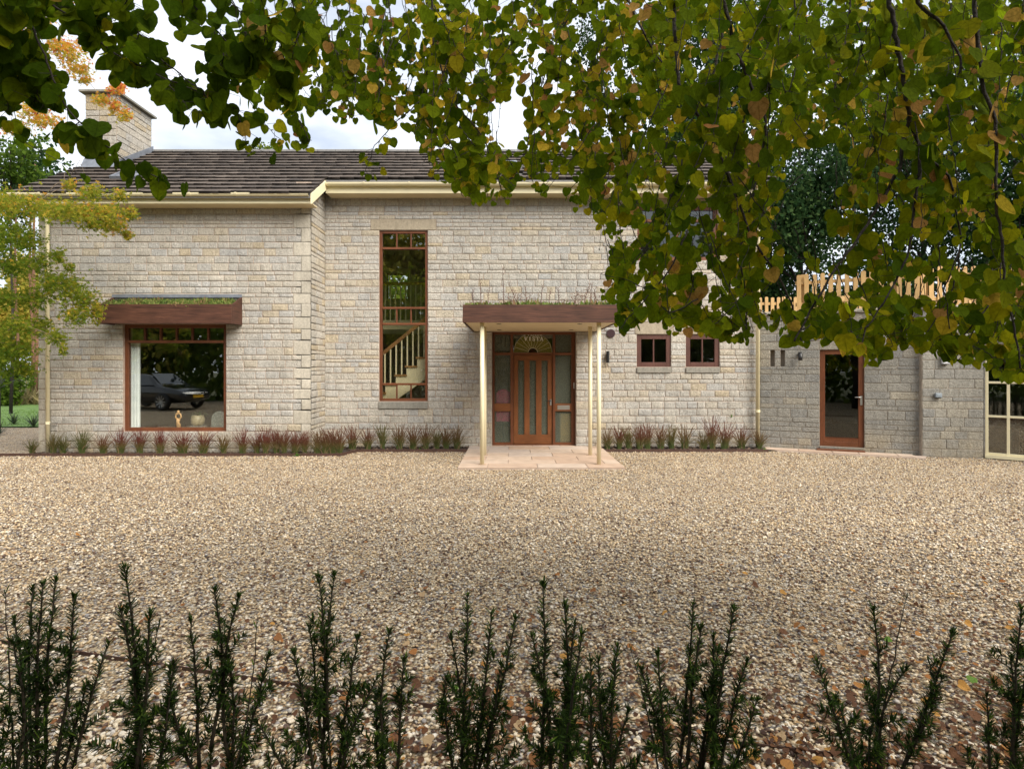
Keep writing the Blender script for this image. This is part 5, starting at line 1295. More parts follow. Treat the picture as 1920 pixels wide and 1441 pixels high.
# leaves: the 300 that show largest are parts of their own
def leaf_mat_world(l):
    p, yaw, pitch, roll, s, t = l
    return Matrix.Translation(p) @ Matrix.Rotation(yaw, 4, 'Z') @ Matrix.Rotation(pitch, 4, 'X') @ Matrix.Rotation(roll, 4, 'Y') @ Matrix.Scale(s, 4)
def shown(l):
    p = l[0]
    if p.y < .5: return -1
    x, y = pjx(p - Z_ * l[4] * .5)
    if not (10 < x < 1910 and 8 < y < 1000): return -1
    return l[4] / p.y * abs(math.cos(l[1])) * (1.0 + .0012 * y)
order = sorted(range(len(LEAVES)), key=lambda i: -shown(LEAVES[i]))
big = set(order[:300])
lme = bpy.data.meshes.new('leaf'); lme.from_pydata([tuple(v) for v in HV], [], [tuple(int(i) for i in t) for t in HT]); lme.materials.append(M['katsura'])
lme.polygons.foreach_set('use_smooth', [True] * len(lme.polygons))
uvl = lme.uv_layers.new(name='UVMap')
for lp in lme.loops: uvl.data[lp.index].uv = HUV[lp.vertex_index]
lme.update()
for i in big:
    ob = bpy.data.objects.new('leaf', lme); COL.objects.link(ob); ob.parent = kat
    mw = leaf_mat_world(LEAVES[i]); mw.translation -= wloc(kat); ob.matrix_local = mw; ob['tint'] = float(LEAVES[i][5])
OVV = np.array([(0, .0, 0), (.5, -.05, -.3), (0, .03, -1), (-.5, -.05, -.3)]); OVT = np.array([(0, 1, 2), (0, 2, 3)])
Mx = np.array([np.array(leaf_mat_world(l)) for l in OVER]); V = np.einsum('nij,kj->nki', Mx[:, :3, :3], OVV) + Mx[:, None, :3, 3]
tag(mesh_np('upper_foliage', V.reshape(-1, 3), (OVT[None] + (np.arange(len(OVER)) * 4)[:, None, None]).reshape(-1, 3), M['katsura'], kat, tint=np.repeat([l[5] for l in OVER], 4), uv=np.tile(np.stack([OVV[:, 0], -OVV[:, 2] + .02], 1), (len(OVER), 1))), kind='stuff')
rest = [LEAVES[i] for i in range(len(LEAVES)) if i not in big]
Mx = np.array([np.array(leaf_mat_world(l)) for l in rest])
V = np.einsum('nij,kj->nki', Mx[:, :3, :3], HV) + Mx[:, None, :3, 3]
k = len(HV); T = (HT[None] + (np.arange(len(rest)) * k)[:, None, None]).reshape(-1, 3)
tag(mesh_np('foliage', V.reshape(-1, 3), T, M['katsura'], kat, tint=np.repeat([l[5] for l in rest], k), uv=np.tile(HUV, (len(rest), 1)), smooth=True), kind='stuff')

# ================================================================== maple at the left
def palm():
    V = [(0, 0, 0)]; T = []; lob = [(-1.9, .62), (-1.0, .9), (0, 1.0), (1.0, .9), (1.9, .62)]
    for i, (a, l) in enumerate(lob):
        V.append((l * math.sin(a), -.08 * l, -l * math.cos(a) * .95))
        if i < 4: m = (a + lob[i+1][0]) / 2; V.append((.33 * math.sin(m), .02, -.33 * math.cos(m)))
    V.append((-.25, 0, .12)); V.append((.25, 0, .12)); n = 9
    T = []
    for i in range(5):
        tip = 1 + 2 * i; a = tip - 1 if i > 0 else 10; b = tip + 1 if i < 4 else 11
        T.append((0, a, tip)); T.append((0, tip, b))
    return np.array(V), np.array(T)
PV, PT = palm()
M['maple'] = leaf_mat('maple_leaf', [(0, (.06, .12, .012)), (.35, (.155, .205, .02)), (.6, (.30, .28, .035)), (.78, (.58, .36, .05)), (.9, (.62, .26, .05)), (1, (.48, .11, .04))], .55, .8, 0, 1.5, .05)
mapl = empty('japanese_maple', (-10.9, 9.6, 0), 'japanese maple with olive green and orange leaves at the left edge', 'tree')
mb = MB(); mb.tube([(-10.9, 9.6, -.05), (-10.8, 9.6, 1.2), (-10.9, 9.7, 2.4), (-10.7, 9.9, 4.2), (-10.4, 10.4, 6.2)], [.14, .11, .09, .06, .02], 10); mb.build('trunk', M['bark_maple'], mapl, smooth=True)
MC = sorted([(-60, 385, 70, 26, .45), (10, 380, 50, 30, .5), (60, 388, 46, 28, .5), (110, 395, 46, 24, .5), (155, 398, 40, 26, .55), (200, 400, 36, 22, .55), (170, 360, 30, 16, .5), (225, 365, 18, 14, .55), (130, 345, 16, 10, .6), (215, 425, 28, 16, .6), (243, 400, 16, 14, .55), (240, 440, 10, 10, .58), (180, 420, 34, 18, .5),
      (-40, 450, 60, 34, .3), (20, 440, 46, 28, .3), (60, 450, 34, 22, .35), (20, 500, 46, 26, .25), (70, 490, 30, 24, .35), (110, 480, 16, 16, .35), (95, 530, 34, 30, .35), (130, 540, 36, 34, .38), (160, 565, 30, 28, .42), (140, 590, 30, 22, .45), (180, 585, 16, 24, .5), (60, 560, 40, 24, .3), (10, 560, 40, 22, .3),
      (30, 610, 40, 22, .35), (75, 610, 30, 20, .35), (105, 632, 22, 18, .4), (118, 655, 8, 12, .45), (30, 660, 46, 28, .28), (-10, 690, 40, 30, .2), (45, 690, 30, 18, .3), (0, 640, 40, 24, .35), (130, 500, 10, 8, .4), (-60, 560, 50, 60, .3), (-60, 480, 60, 50, .3),
      (130, 100, 34, 30, .75), (150, 130, 26, 18, .75), (105, 85, 24, 22, .75), (160, 150, 16, 8, .75), (80, 225, 40, 18, .75), (60, 205, 30, 16, .75), (115, 238, 18, 12, .75), (30, 240, 30, 16, .7), (220, 165, 18, 14, .92), (215, 200, 14, 16, .8), (235, 215, 12, 14, .72), (190, 185, 20, 12, .72), (25, 60, 34, 30, .8), (70, 40, 30, 34, .75), (140, 25, 30, 20, .75), (-20, 120, 50, 60, .7), (160, 60, 10, 10, .8)])
C_, S_, t_ = [], [], []
mrg = np.random.default_rng(5); tw = MB(); rg = random.Random(15)
for (cx, cyy, rx, ry, tn) in MC:
    Yc = rg.uniform(10.0, 10.8) if cyy > 300 else rg.uniform(11.2, 12.0)
    n = int(60 + rx * ry * .30); n = min(n, 620)
    n = int(n * 1.3); rr = mrg.normal(0, .44, (n, 3)); pxx = cx + rr[:, 0] * rx; pyy = cyy + rr[:, 1] * ry; Yy = Yc + rr[:, 2] * rx / F * Yc * .9
    C_.append(np.stack([(pxx - CX) / F * Yy, Yy, H + (CY - pyy) / F * Yy], 1)); t_.append(np.clip(mrg.normal(tn - .02, .15, n) + (-(rr[:, 1]) * .06), .001, 1))
    c = P(cx, cyy, Yc); CL = globals().setdefault('CLIST', []); prv = [k_ for k_ in CL if k_[0] < cx and abs(k_[1] - cyy) < 60]
    root = min(prv, key=lambda k_: (k_[2] - c).length)[2] if prv and cx > 0 else Vector((-10.75, 9.8, min(6.0, max(1.6, c.z - .3)))); m = root.lerp(c, .55) + Z_ * .04; CL.append((cx, cyy, c))
    tw.tube([root, root.lerp(m, .5) + Z_ * .02, m, c, P(cx + rx * .5, cyy + ry * .3, Yc)], [.007, .006, .005, .004, .002], 5)
    for k in range(5):
        e_ = P(cx + rg.uniform(-rx, rx) * .8, cyy + rg.uniform(-ry, ry) * .6, Yc + rg.uniform(-.2, .2)); tw.tube([m.lerp(c, .6), e_], [.005, .002], 4)
tw.tube([P(120, 350, 10.9), P(150, 300, 11.0), P(165, 345, 11.0)], [.006, .004, .003], 4)
tw.tube([P(80, 370, 10.9), P(105, 345, 11), P(120, 338, 11), P(121, 325, 11)], [.008, .006, .005, .003], 5)
tw.build('branches', M['bark_maple'], mapl, smooth=True)
C_ = np.concatenate(C_); t_ = np.concatenate(t_); n = len(C_)
a = scatter(PV, PT, C_, rot_mats(mrg.normal(.5, .5, n), mrg.normal(0, .5, n), mrg.normal(0, .9, n)), np.repeat(mrg.uniform(.036, .062, n)[:, None], 3, 1), t_)
tag(mesh_np('crown', a[0], a[1], M['maple'], mapl, tint=a[2]), kind='stuff')

# ================================================================== other trees
LQV = np.array([(0, 0, .0), (.42, .06, -.45), (0, -.04, -1), (-.42, .06, -.45)]); LQT = np.array([(0, 1, 2), (0, 2, 3)])
def crown_pts(n, c, r, rng_, lumps=14, hollow=.35, flat=.8):
    """uneven crown: lumps spread on an ellipsoid"""
    L_ = rng_.normal(0, 1, (lumps, 3)); L_ /= np.linalg.norm(L_, axis=1)[:, None]; L_ *= rng_.uniform(.35, .85, (lumps, 1))
    k = rng_.integers(0, lumps, n); d_ = rng_.normal(0, 1, (n, 3)); d_ /= np.linalg.norm(d_, axis=1)[:, None]
    q_ = L_[k] + d_ * (rng_.uniform(hollow, 1, (n, 1)) ** .5) * rng_.uniform(.26, .44, lumps)[k][:, None]
    return np.array(c) + q_ * np.array(r), L_ * np.array(r) + np.array(c)
def tree(name, lab, base, height, crown_c, crown_r, n, leaf, mat, bark, seed, trange, group, lumps=16, r_trunk=.16, bare=.3):
    g = np.random.default_rng(seed); t = empty(name, base, lab, 'tree', group)
    pts, L_ = crown_pts(n, crown_c, crown_r, g, lumps)
    mb = MB(); b = Vector(base); top = Vector((crown_c[0], crown_c[1], crown_c[2] + crown_r[2] * .6))
    mb.tube([b - Z_ * .05, b.lerp(top, .3) + Vector((.1, 0, 0)), b.lerp(top, .6), top], [r_trunk, r_trunk * .75, r_trunk * .5, .02], 9)
    for l in L_:
        l = Vector(l); f = min(.85, max(.25, (l.z - b.z) / (top.z - b.z) - .15)); s0 = b.lerp(top, f)
        mb.tube([s0, s0.lerp(l, .5) + Z_ * .1, l], [r_trunk * .3, r_trunk * .18, .01], 5)
    mb.build('trunk', bark, t, smooth=True)
    m = len(pts); zrel = (pts[:, 2] - crown_c[2]) / crown_r[2]
    a = scatter(LQV, LQT, pts, rot_mats(g.normal(0, .8, m), g.normal(0, .6, m), g.uniform(0, 6.28, m)), np.repeat(g.uniform(.7, 1.2, m)[:, None] * leaf, 3, 1), np.clip(g.uniform(*trange, m), .001, 1))
    tag(mesh_np('crown', a[0], a[1], mat, t, tint=a[2]), kind='stuff'); return t
M['ever'] = leaf_mat('dark_evergreen_leaf', [(0, (.010, .028, .009)), (.6, (.024, .055, .016)), (1, (.06, .10, .03))], .3, .8, spec=.06)
M['mid'] = leaf_mat('mid_green_leaf', [(0, (.04, .08, .012)), (.6, (.11, .17, .02)), (1, (.24, .27, .035))], .5, .8, spec=.06)
M['gold'] = leaf_mat('sunlit_yellow_leaf', [(0, (.14, .16, .02)), (.5, (.42, .38, .06)), (1, (.68, .52, .12))], .5, .6)  # sunlight put into the leaf colour; also brightens the backlit mirrored trees
def bt(px, py, Y, rpx, rpy, n, leaf, mat, seed, lab, grp, tr_=(0, 1), bark=None, lumps=18, depth=None, name='broadleaf_tree', rt=.16):
    c = P(px, py, Y); r = (rpx / F * Y, depth or rpx / F * Y * .8, rpy / F * Y)
    tree(name, lab, (c.x, Y, 0), 1, (c.x, Y, c.z), r, n, leaf, mat, bark or M['bark'], seed, tr_, grp, lumps, rt)
g1 = 'dark trees behind the garage fence'
bt(1500, 380, 20, 170, 170, 17000, .14, M['ever'], 31, 'dark evergreen tree behind the left end of the picket fence', g1, lumps=26, name='evergreen_tree')
bt(1730, 330, 23, 200, 200, 17000, .15, M['ever'], 32, 'dark evergreen tree behind the middle of the picket fence', g1, lumps=22, name='evergreen_tree')
bt(1960, 360, 19, 170, 240, 17000, .14, M['ever'], 33, 'dark evergreen tree at the right edge behind the fence', g1, lumps=26, name='evergreen_tree')
bt(1330, 170, 27, 170, 210, 14000, .18, M['ever'], 34, 'tall blue green tree rising behind the house roof at right', g1, lumps=20, name='evergreen_tree')
bt(1120, 130, 30, 60, 150, 1500, .16, M['ever'], 35, 'slim tree top behind the roof ridge left of the evergreens', g1, lumps=14, name='evergreen_tree')
bt(1600, 120, 30, 230, 160, 4200, .24, M['mid'], 36, 'green tree high behind the evergreens at upper right', g1, lumps=22)
bt(1850, 90, 30, 200, 160, 3600, .24, M['mid'], 37, 'green tree high behind the evergreens at the upper right corner', g1, lumps=22)
bt(487, 276, 34, 36, 16, 160, .16, M['mid'], 38, 'wispy birch top showing just above the roof ridge', 'far trees behind the house', lumps=9, rt=.05)
bt(750, 560, 24, 60, 110, 1500, .2, M['mid'], 39, 'leafy tree behind the house seen through its far window', 'far trees behind the house')
bt(1480, 560, 21, 110, 75, 6000, .13, M['ever'], 51, 'low dark evergreen shrub behind the left end of the fence', g1, lumps=20, name='evergreen_shrub', rt=.07)
bt(1670, 555, 21, 120, 80, 6000, .13, M['ever'], 52, 'low dark evergreen shrub behind the middle of the fence', g1, lumps=20, name='evergreen_shrub', rt=.07)
bt(1860, 545, 20, 120, 90, 6000, .13, M['ever'], 53, 'low dark evergreen shrub behind the right end of the fence', g1, lumps=20, name='evergreen_shrub', rt=.07)
g2 = 'trees beyond the lawn'
bt(-10, 590, 34, 90, 90, 8000, .26, M['gold'], 41, 'sunlit yellow green tree beyond the lawn at far left', g2, (.2, 1), name='broadleaf_tree')
bt(80, 560, 38, 80, 110, 8000, .26, M['gold'], 42, 'sunlit yellow tree beyond the lawn close to the house corner', g2, (.1, .9))
bt(10, 700, 27, 48, 62, 3600, .15, M['mid'], 43, 'dark green rounded shrub beyond the lawn', g2, (0, .6), name='shrub', rt=.06)
bt(75, 730, 30, 40, 45, 1500, .10, M['mid'], 44, 'wispy grey green shrub beyond the lawn by the house corner', g2, (.2, .9), name='shrub', rt=.05)
bt(20, 300, 22, 80, 60, 1700, .16, M['mid'], 45, 'blue green leafy tree behind the maple at upper left', g2, (0, .5), lumps=20, rt=.06)
bt(-60, 420, 26, 110, 120, 2600, .2, M['mid'], 46, 'mid green tree behind the maple at the left edge', g2, (.1, .8), rt=.07)
for (px, top, Y, lab) in ((31, 560, 33, 'reddish pine trunk beyond the lawn, leftmost'), (59, 600, 31, 'reddish pine trunk beyond the lawn, middle'), (66, 690, 29, 'reddish pine trunk beyond the lawn, nearest the house')):
    b = Vector((PX(px, Y), Y, 0)); pn = empty('pine_tree', b, lab, 'tree', 'pine trunks beyond the lawn')
    MB().tube([b, b + Vector((.1, 0, 3)), b + Vector((-.1, 0, 7)), b + Vector((0, 0, 12))], [.085, .075, .065, .03], 9).build('trunk', M['bark_pine'], pn, smooth=True)
    g = np.random.default_rng(int(px)); pts, _ = crown_pts(900, (b.x, b.y, 11.5), (1.8, 1.8, 2.0), g, 10)
    a = scatter(LQV, LQT, pts, rot_mats(g.normal(0, .8, 900), g.normal(0, .6, 900), g.uniform(0, 6, 900)), np.full((900, 3), .22), g.uniform(0, 1, 900))
    tag(mesh_np('crown', a[0], a[1], M['ever'], pn, tint=a[2]), kind='stuff')
# rough grass at the lawn's far edge, lawn blades
turf('meadow_grass', 3500, (-30, -11), (27.5, 30), lambda x, y: np.full_like(x, .0), .5, 1.3, leaf_mat('meadow', [(0, (.10, .12, .04)), (1, (.32, .25, .12))], .3), 'tall straw and green meadow grass beyond the lawn', (.0, 1), width=.05)
turf('lawn_grass', 9000, (-24, -9.9), (17.1, 24), lambda x, y: np.full_like(x, .01), .03, .07, leaf_mat('lawn_blade', [(0, (.06, .12, .02)), (1, (.13, .22, .045))], .3), 'bright green mown lawn at far left', (0, 1), width=.2)
# phormiums and palm at the left
M['phorm'] = leaf_mat('phormium_leaf', [(0, (.02, .04, .02)), (.5, (.06, .08, .04)), (1, (.16, .2, .16))], .2)
for (px, py, n, hpx, lab) in ((26, 796, 34, 36, 'dark spiky phormium on the pale gravel at far left'), (63, 800, 30, 38, 'dark spiky phormium beside the left corner of the house'), (-4, 815, 40, 44, 'dark spiky phormium cut by the left edge of the picture')):
    Y = GY(py); x = PX(px, Y)
    strap_leaves(x, Y, 0, n, hpx / F * Y, .018, .25, random.Random(int(px) + 50), (.0, .5)).build('phormium', M['phorm'], origin=(x, Y, 0)); tag([o for o in COL.objects if o.name.startswith('phormium')][-1], lab, 'plant', 'phormiums by the lawn')
c = P(-6, 730, 15.5); pa = empty('fan_palm', (c.x, c.y, 0), 'grey green fan palm at the left edge', 'palm')
MB().tube([(c.x, c.y, -.02), (c.x, c.y, c.z)], .08, 8).build('trunk', M['bark'], pa)
strap_leaves(c.x, c.y, c.z, 60, .85, .018, .2, random.Random(6), (.6, 1)).build('fronds', M['phorm'], pa)

# trees behind the camera, seen only mirrored in the window panes
g3 = 'woodland mirrored in the windows'
for i, (x, y, h, w) in enumerate(((-34, -9, 12, 4.6), (-27, -13, 13, 4.5), (-21, -9, 10, 4.2), (-14, -14, 14, 4.6), (-7.5, -11, 12, 4.2), (-1, -15, 14, 4.8), (7, -12, 12, 4.4), (14, -10, 13, 4.6), (21, -13, 13, 4.6))):
    side = ('leftmost', 'second', 'third', 'fourth', 'fifth', 'sixth', 'seventh', 'eighth', 'ninth')[i]
    tree('woodland_tree', 'woodland tree mirrored in the windows, %s from the left' % side, (x, y, 0), h, (x, y, h * .52), (w, w * .8, h * .47), 6500, .42, M['gold'] if i in (0, 1, 2, 4) else M['mid'] if i % 3 else M['ever'], M['bark'], 60 + i, (0, .7), g3, 22, .22)

hd = np.random.default_rng(8); n = 20000
hx_ = hd.uniform(-42, 30, n); hp = np.stack([hx_, -7.5 - hd.uniform(0, 2.0, n) + .5 * np.sin(hx_ * .7), hd.uniform(0, 1, n) ** .8 * (4.6 + .9 * np.sin(hx_ * .55) + .4 * np.sin(hx_ * 1.9))], 1)
a = scatter(LQV, LQT, hp, rot_mats(hd.normal(0, .8, n), hd.normal(0, .6, n), hd.uniform(0, 6.28, n)), np.repeat(hd.uniform(.25, .5, n)[:, None], 3, 1), hd.uniform(0, .8, n))
tag(mesh_np('undergrowth', a[0], a[1], M['mid'], tint=a[2]), 'dark green undergrowth behind the yard, mirrored in the window panes', 'undergrowth', kind='stuff')

# ================================================================== car mirrored in the left window
CO = Vector((-15.6, -1.6, 0)); CA = math.radians(18)
car = empty('parked_car', CO, 'black car parked on the gravel, mirrored in the large left window', 'car')
def cw(p): x, y, z = p; return (CO.x + x * math.cos(CA) - y * math.sin(CA), CO.y + x * math.sin(CA) + y * math.cos(CA), z)
M['carpaint'] = plain('black_car_paint', (.008, .009, .012), .12, .05, 2, spec=.7, coat=1.0)
secs = [(-2.35, .55, .95, .97, .78, .60), (-2.2, .35, .98, 1.02, .88, .66), (-1.6, .25, 1.0, 1.38, .92, .62), (-.8, .22, 1.0, 1.55, .93, .60), (.2, .22, 1.0, 1.54, .93, .60), (.7, .22, 1.0, 1.36, .93, .64), (1.15, .22, .99, 1.04, .92, .74), (1.8, .25, .93, .95, .90, .70), (2.2, .32, .82, .84, .84, .62), (2.42, .42, .66, .68, .72, .5)]
V, Fq = [], []
for (x, zb0, zm, zt0_, wm, wt_) in secs:
    ring = [(-wm*.9, zb0), (-wm, (zb0+zm)/2), (-wm*.98, zm), (-wt_, zt0_ - .04), (-wt_*.6, zt0_), (wt_*.6, zt0_), (wt_, zt0_ - .04), (wm*.98, zm), (wm, (zb0+zm)/2), (wm*.9, zb0)]
    V += [cw((x, y, z)) for y, z in ring]
nr = 10
for i in range(len(secs) - 1):
    for k in range(nr): Fq.append((i*nr+k, i*nr+(k+1)%nr, (i+1)*nr+(k+1)%nr, (i+1)*nr+k))
mb = MB(); mb.add(V, Fq + [tuple(range(nr))[::-1], tuple(range((len(secs)-1)*nr, len(secs)*nr))]); bd = mb.build('body', M['carpaint'], car, smooth=True)
md = bd.modifiers.new('sub', 'SUBSURF'); md.levels = md.render_levels = 2
M['carglass'] = plain('car_window_glass', (.02, .025, .03), .03, .02, 2, spec=1, coat=1)
for sgn in (-1, 1):
    MB().prism([cw(p) for p in ((-1.55, sgn * .90, 1.04), (.95, sgn * .90, 1.04), (.35, sgn * .68, 1.44), (-1.2, sgn * .68, 1.42))], Vector(cw((0, sgn * .012, 0))) - CO).build('side_window', M['carglass'], car)
MB().prism([cw(p) for p in ((1.12, -.66, 1.065), (1.12, .66, 1.065), (.45, .52, 1.50), (.45, -.52, 1.50))], (0, 0, .02)).build('windscreen', M['carglass'], car)
for (x, y) in ((-1.45, -.86), (-1.45, .86), (1.45, -.86), (1.45, .86)):
    c = Vector(cw((x, y, .36))); ax = (Vector(cw((0, 1, 0))) - CO) * (1 if y > 0 else -1)
    wh = empty('wheel', c, parent=car)
    prof = [(.24, -.1), (.33, -.1), (.36, -.06), (.36, .06), (.33, .1), (.24, .1)]; vs_, fs_ = [], []; u_ = ax.cross(Z_).normalized()
    for (r_, o_) in prof:
        for k in range(24):
            a_ = k / 24 * 6.283; vs_.append(c + (u_ * math.cos(a_) + Z_ * math.sin(a_)) * r_ + ax * o_)
    for i in range(6):
        j = (i + 1) % 6
        for k in range(24): fs_.append((i*24+k, i*24+(k+1)%24, j*24+(k+1)%24, j*24+k))
    MB().add(vs_, fs_).build('tyre', M['black'], wh, smooth=True)
    rm = MB()
    for k in range(10):
        a_ = k / 10 * 6.283; d_ = u_ * math.cos(a_) + Z_ * math.sin(a_); t_2 = -u_ * math.sin(a_) + Z_ * math.cos(a_)
        rm.prism([c + ax * .085 + d_ * .05 + t_2 * .018, c + ax * .085 + d_ * .05 - t_2 * .018, c + ax * .1 + d_ * .25 - t_2 * .024, c + ax * .1 + d_ * .25 + t_2 * .024], ax * .015)
    rm.tube([c + ax * .06, c + ax * .11], .06, 12); rm.build('rim', M['steel'], wh)
MB().prism([cw(p) for p in ((2.435, -.26, .50), (2.435, .26, .50), (2.425, .26, .61), (2.425, -.26, .61))], Vector(cw((.012, 0, 0))) - CO).build('number_plate', plain('yellow_number_plate', (.75, .42, .02), .4), car)
for sgn in (-1, 1): MB().prism([cw(p) for p in ((2.22, sgn * .62, .66), (2.28, sgn * .40, .66), (2.26, sgn * .40, .76), (2.18, sgn * .64, .76))], Vector(cw((.05, 0, 0))) - CO).build('headlight', M['steel'], car)

# ================================================================== yew saplings in front
M['yew'] = leaf_mat('yew_needle', [(0, (.012, .026, .005)), (.6, (.034, .066, .010)), (1, (.13, .20, .025))], .3, .7, spec=.1)
M['yewstem'] = plain('yew_stem', (.03, .022, .012), .8, .4, 30)
YEW = [(0, [(10, 1110, 1), (-8, 1225, 0), (22, 1200, 0), (-40, 1190, 0)]), (85, [(62, 1100, 0), (79, 1094, 0), (105, 1085, 0), (138, 1115, 0), (26, 1158, 0), (205, 1205, 0), (165, 1280, 0)]), (262, [(233, 1062, 0), (225, 1140, 0), (281, 1148, 0), (300, 1160, 1), (262, 1215, 0), (325, 1240, 0)]),
       (400, [(357, 1162, 0), (403, 1103, 0), (447, 1115, 0), (482, 1165, 1), (505, 1225, 0), (318, 1250, 0), (430, 1230, 0)]), (605, [(598, 1080, 0), (627, 1075, 0), (550, 1222, 0), (580, 1172, 0), (673, 1190, 0), (707, 1270, 0), (480, 1350, 0)]), (728, [(732, 1180, 0), (705, 1300, 0), (757, 1230, 0)]),
       (880, [(877, 1115, 0), (921, 1150, 0), (845, 1190, 0), (966, 1160, 0), (942, 1245, 0), (836, 1270, 0)]), (1040, [(1018, 1092, 0), (1058, 1132, 0), (1080, 1166, 0), (1092, 1186, 0), (996, 1190, 0)]), (1128, [(1108, 1236, 0), (1122, 1232, 0), (1158, 1210, 0), (1180, 1330, 0)]),
       (1292, [(1182, 1214, 1), (1232, 1222, 0), (1300, 1132, 0), (1316, 1172, 0), (1337, 1190, 0), (1378, 1140, 0), (1347, 1218, 0), (1402, 1236, 0), (1422, 1310, 0), (1200, 1250, 0)]), (1625, [(1530, 1236, 0), (1566, 1305, 0), (1637, 1140, 0), (1700, 1115, 1), (1786, 1185, 0), (1656, 1290, 0), (1768, 1268, 0), (1700, 1250, 0)]), (1890, [(1914, 1140, 0), (1895, 1230, 0), (1850, 1302, 0), (1935, 1220, 0)])]
NDV = np.array([(-.06, 0, 0), (.06, 0, 0), (.075, .03, .6), (0, .05, 1.0), (-.075, .03, .6)]); NDT = np.array([(0, 1, 2), (0, 2, 4), (4, 2, 3)])
yr = random.Random(71)
def yew(base_px, tips, Y, lab):
    bx = PX(base_px, Y); e_ = empty('yew_sapling', (bx, Y, 0), lab, 'sapling', 'yew saplings in the foreground row'); sm = MB(); ND = []
    def shoot(a, b, r, dens, bare=False, sub=1):
        n = max(3, int((b - a).length / .05)); bow = Vector((yr.gauss(0, .012), yr.gauss(0, .012), 0))
        pts = [a.lerp(b, k / n) + bow * math.sin(k / n * 3.14) + Vector((yr.gauss(0, .0015), yr.gauss(0, .0015), 0)) for k in range(n + 1)]
        sm.tube(pts, [r * (1 - .68 * k / n) for k in range(n + 1)], 6)
        ln = (b - a).length; ax = (b - a).normalized(); nn = int(ln * dens)
        s_ = ax.orthogonal().normalized(); t_ = ax.cross(s_)
        for k in range(nn):
            f = yr.random() ** .8
            if bare and yr.random() < .93: continue
            i = min(int(f * n), n - 1); p = pts[i].lerp(pts[i+1], f * n - i); an = yr.uniform(0, 6.283); out = s_ * math.cos(an) + t_ * math.sin(an)
            up = .5 + .5 * (f > .93); dr = (out + ax * up * yr.uniform(.5, 1.4)).normalized(); ND.append((p, dr, yr.uniform(.018, .036)))
        for k in range(int(22 * (f_tip := 1) if not bare else 4)):     # tuft at the tip
            an = yr.uniform(0, 6.283); out = s_ * math.cos(an) + t_ * math.sin(an); ND.append((b - ax * yr.uniform(0, .012), (out * yr.uniform(.2, 1.1) + ax).normalized(), yr.uniform(.012, .022)))
        if sub and not bare:
            m = int(ln * 15)
            for k in range(m):
                f = yr.uniform(.12, .8); i = min(int(f * n), n - 1); p = pts[i]; an = yr.uniform(0, 6.283); out = s_ * math.cos(an) + t_ * math.sin(an)
                l = yr.uniform(.04, .17) * (1.15 - f); shoot(p, p + (out * yr.uniform(.5, 1.0) + ax * yr.uniform(.7, 1.1)).normalized() * l, r * .3, 620, False, 0)
    base = Vector((bx, Y, 0))
    for (tx, ty, bare) in tips:
        Yt = Y + yr.uniform(-.07, .07); tip = P(tx, ty, Yt)
        f = yr.uniform(.02, .35); a = base + Vector((yr.uniform(-.05, .05), yr.uniform(-.03, .03), 0))
        knee = Vector((a.x * .62 + tip.x * .38, (a.y + tip.y) / 2, tip.z * (.38 + f * .4)))
        shoot(a, knee, .0085 if not bare else .005, 520 if not bare else 60, False); shoot(knee, tip, .0062 if not bare else .0036, 540, bool(bare))
    sm.build('stem', M['yewstem'], e_, smooth=True)
    n = len(ND); C = np.array([tuple(a[0]) for a in ND]); D = np.array([tuple(a[1]) for a in ND]); Ls = np.array([a[2] for a in ND])
    hlp = np.where(np.abs(D[:, 2:3]) > .9, np.array([[1., 0, 0]]), np.array([[0, 0, 1.]])); Xa = np.cross(hlp, D); Xa /= np.linalg.norm(Xa, axis=1)[:, None]; Ya = np.cross(D, Xa)
    R = np.stack([Xa, Ya, D], 2); a = scatter(NDV, NDT, C, R, np.repeat(Ls[:, None], 3, 1), np.clip(np.where(NP.uniform(0, 1, n) < .14, NP.uniform(.6, 1, n), np.abs(NP.normal(.25, .22, n))), .001, 1))
    tag(mesh_np('needles', a[0], a[1], M['yew'], e_, tint=a[2]), kind='stuff')
for i, (b, tips) in enumerate(YEW):
    yew(b, tips, 1.72 + .22 * yr.random(), 'dark yew sapling in the foreground row, %s from the left' % ORD[i] if 0 < i < 11 else ('dark yew sapling cut by the %s edge of the picture' % ('left' if i == 0 else 'right')))

# ================================================================== fallen leaves
M['dead'] = leaf_mat('dead_leaf', [(0, (.06, .03, .02)), (.4, (.16, .07, .03)), (.7, (.36, .15, .04)), (.85, (.50, .26, .06)), (.95, (.45, .33, .2)), (1, (.12, .22, .03))], .25, .7, .2)
DV = HV.copy(); DV[:, 2] += .5; DV[:, 1] += .35 * DV[:, 0] ** 2 * 1.8 + .22 * DV[:, 2] ** 2
dme = []
for k in range(3):
    W = DV.copy(); W[:, 1] *= (.5, 1.1, 1.7)[k]; W = np.stack([W[:, 0], W[:, 2], W[:, 1]], 1)
    me = bpy.data.meshes.new('fallen_leaf'); me.from_pydata([tuple(v) for v in W], [], [tuple(int(i) for i in t) for t in HT]); me.materials.append(M['dead'])
    uvl = me.uv_layers.new(name='UVMap')
    for lp in me.loops: uvl.data[lp.index].uv = HUV[lp.vertex_index]
    me.update(); dme.append(me)
fr_ = random.Random(12)
def place_leaf(x, y, z, t, s):
    ob = bpy.data.objects.new('fallen_leaf', fr_.choice(dme)); COL.objects.link(ob); ob.location = (x, y, z); ob.scale = (s, s, s); ob.rotation_euler = (fr_.gauss(0, .35), fr_.gauss(0, .35), fr_.uniform(0, 6.28)); ob['tint'] = t
    return ob
cnt = 0
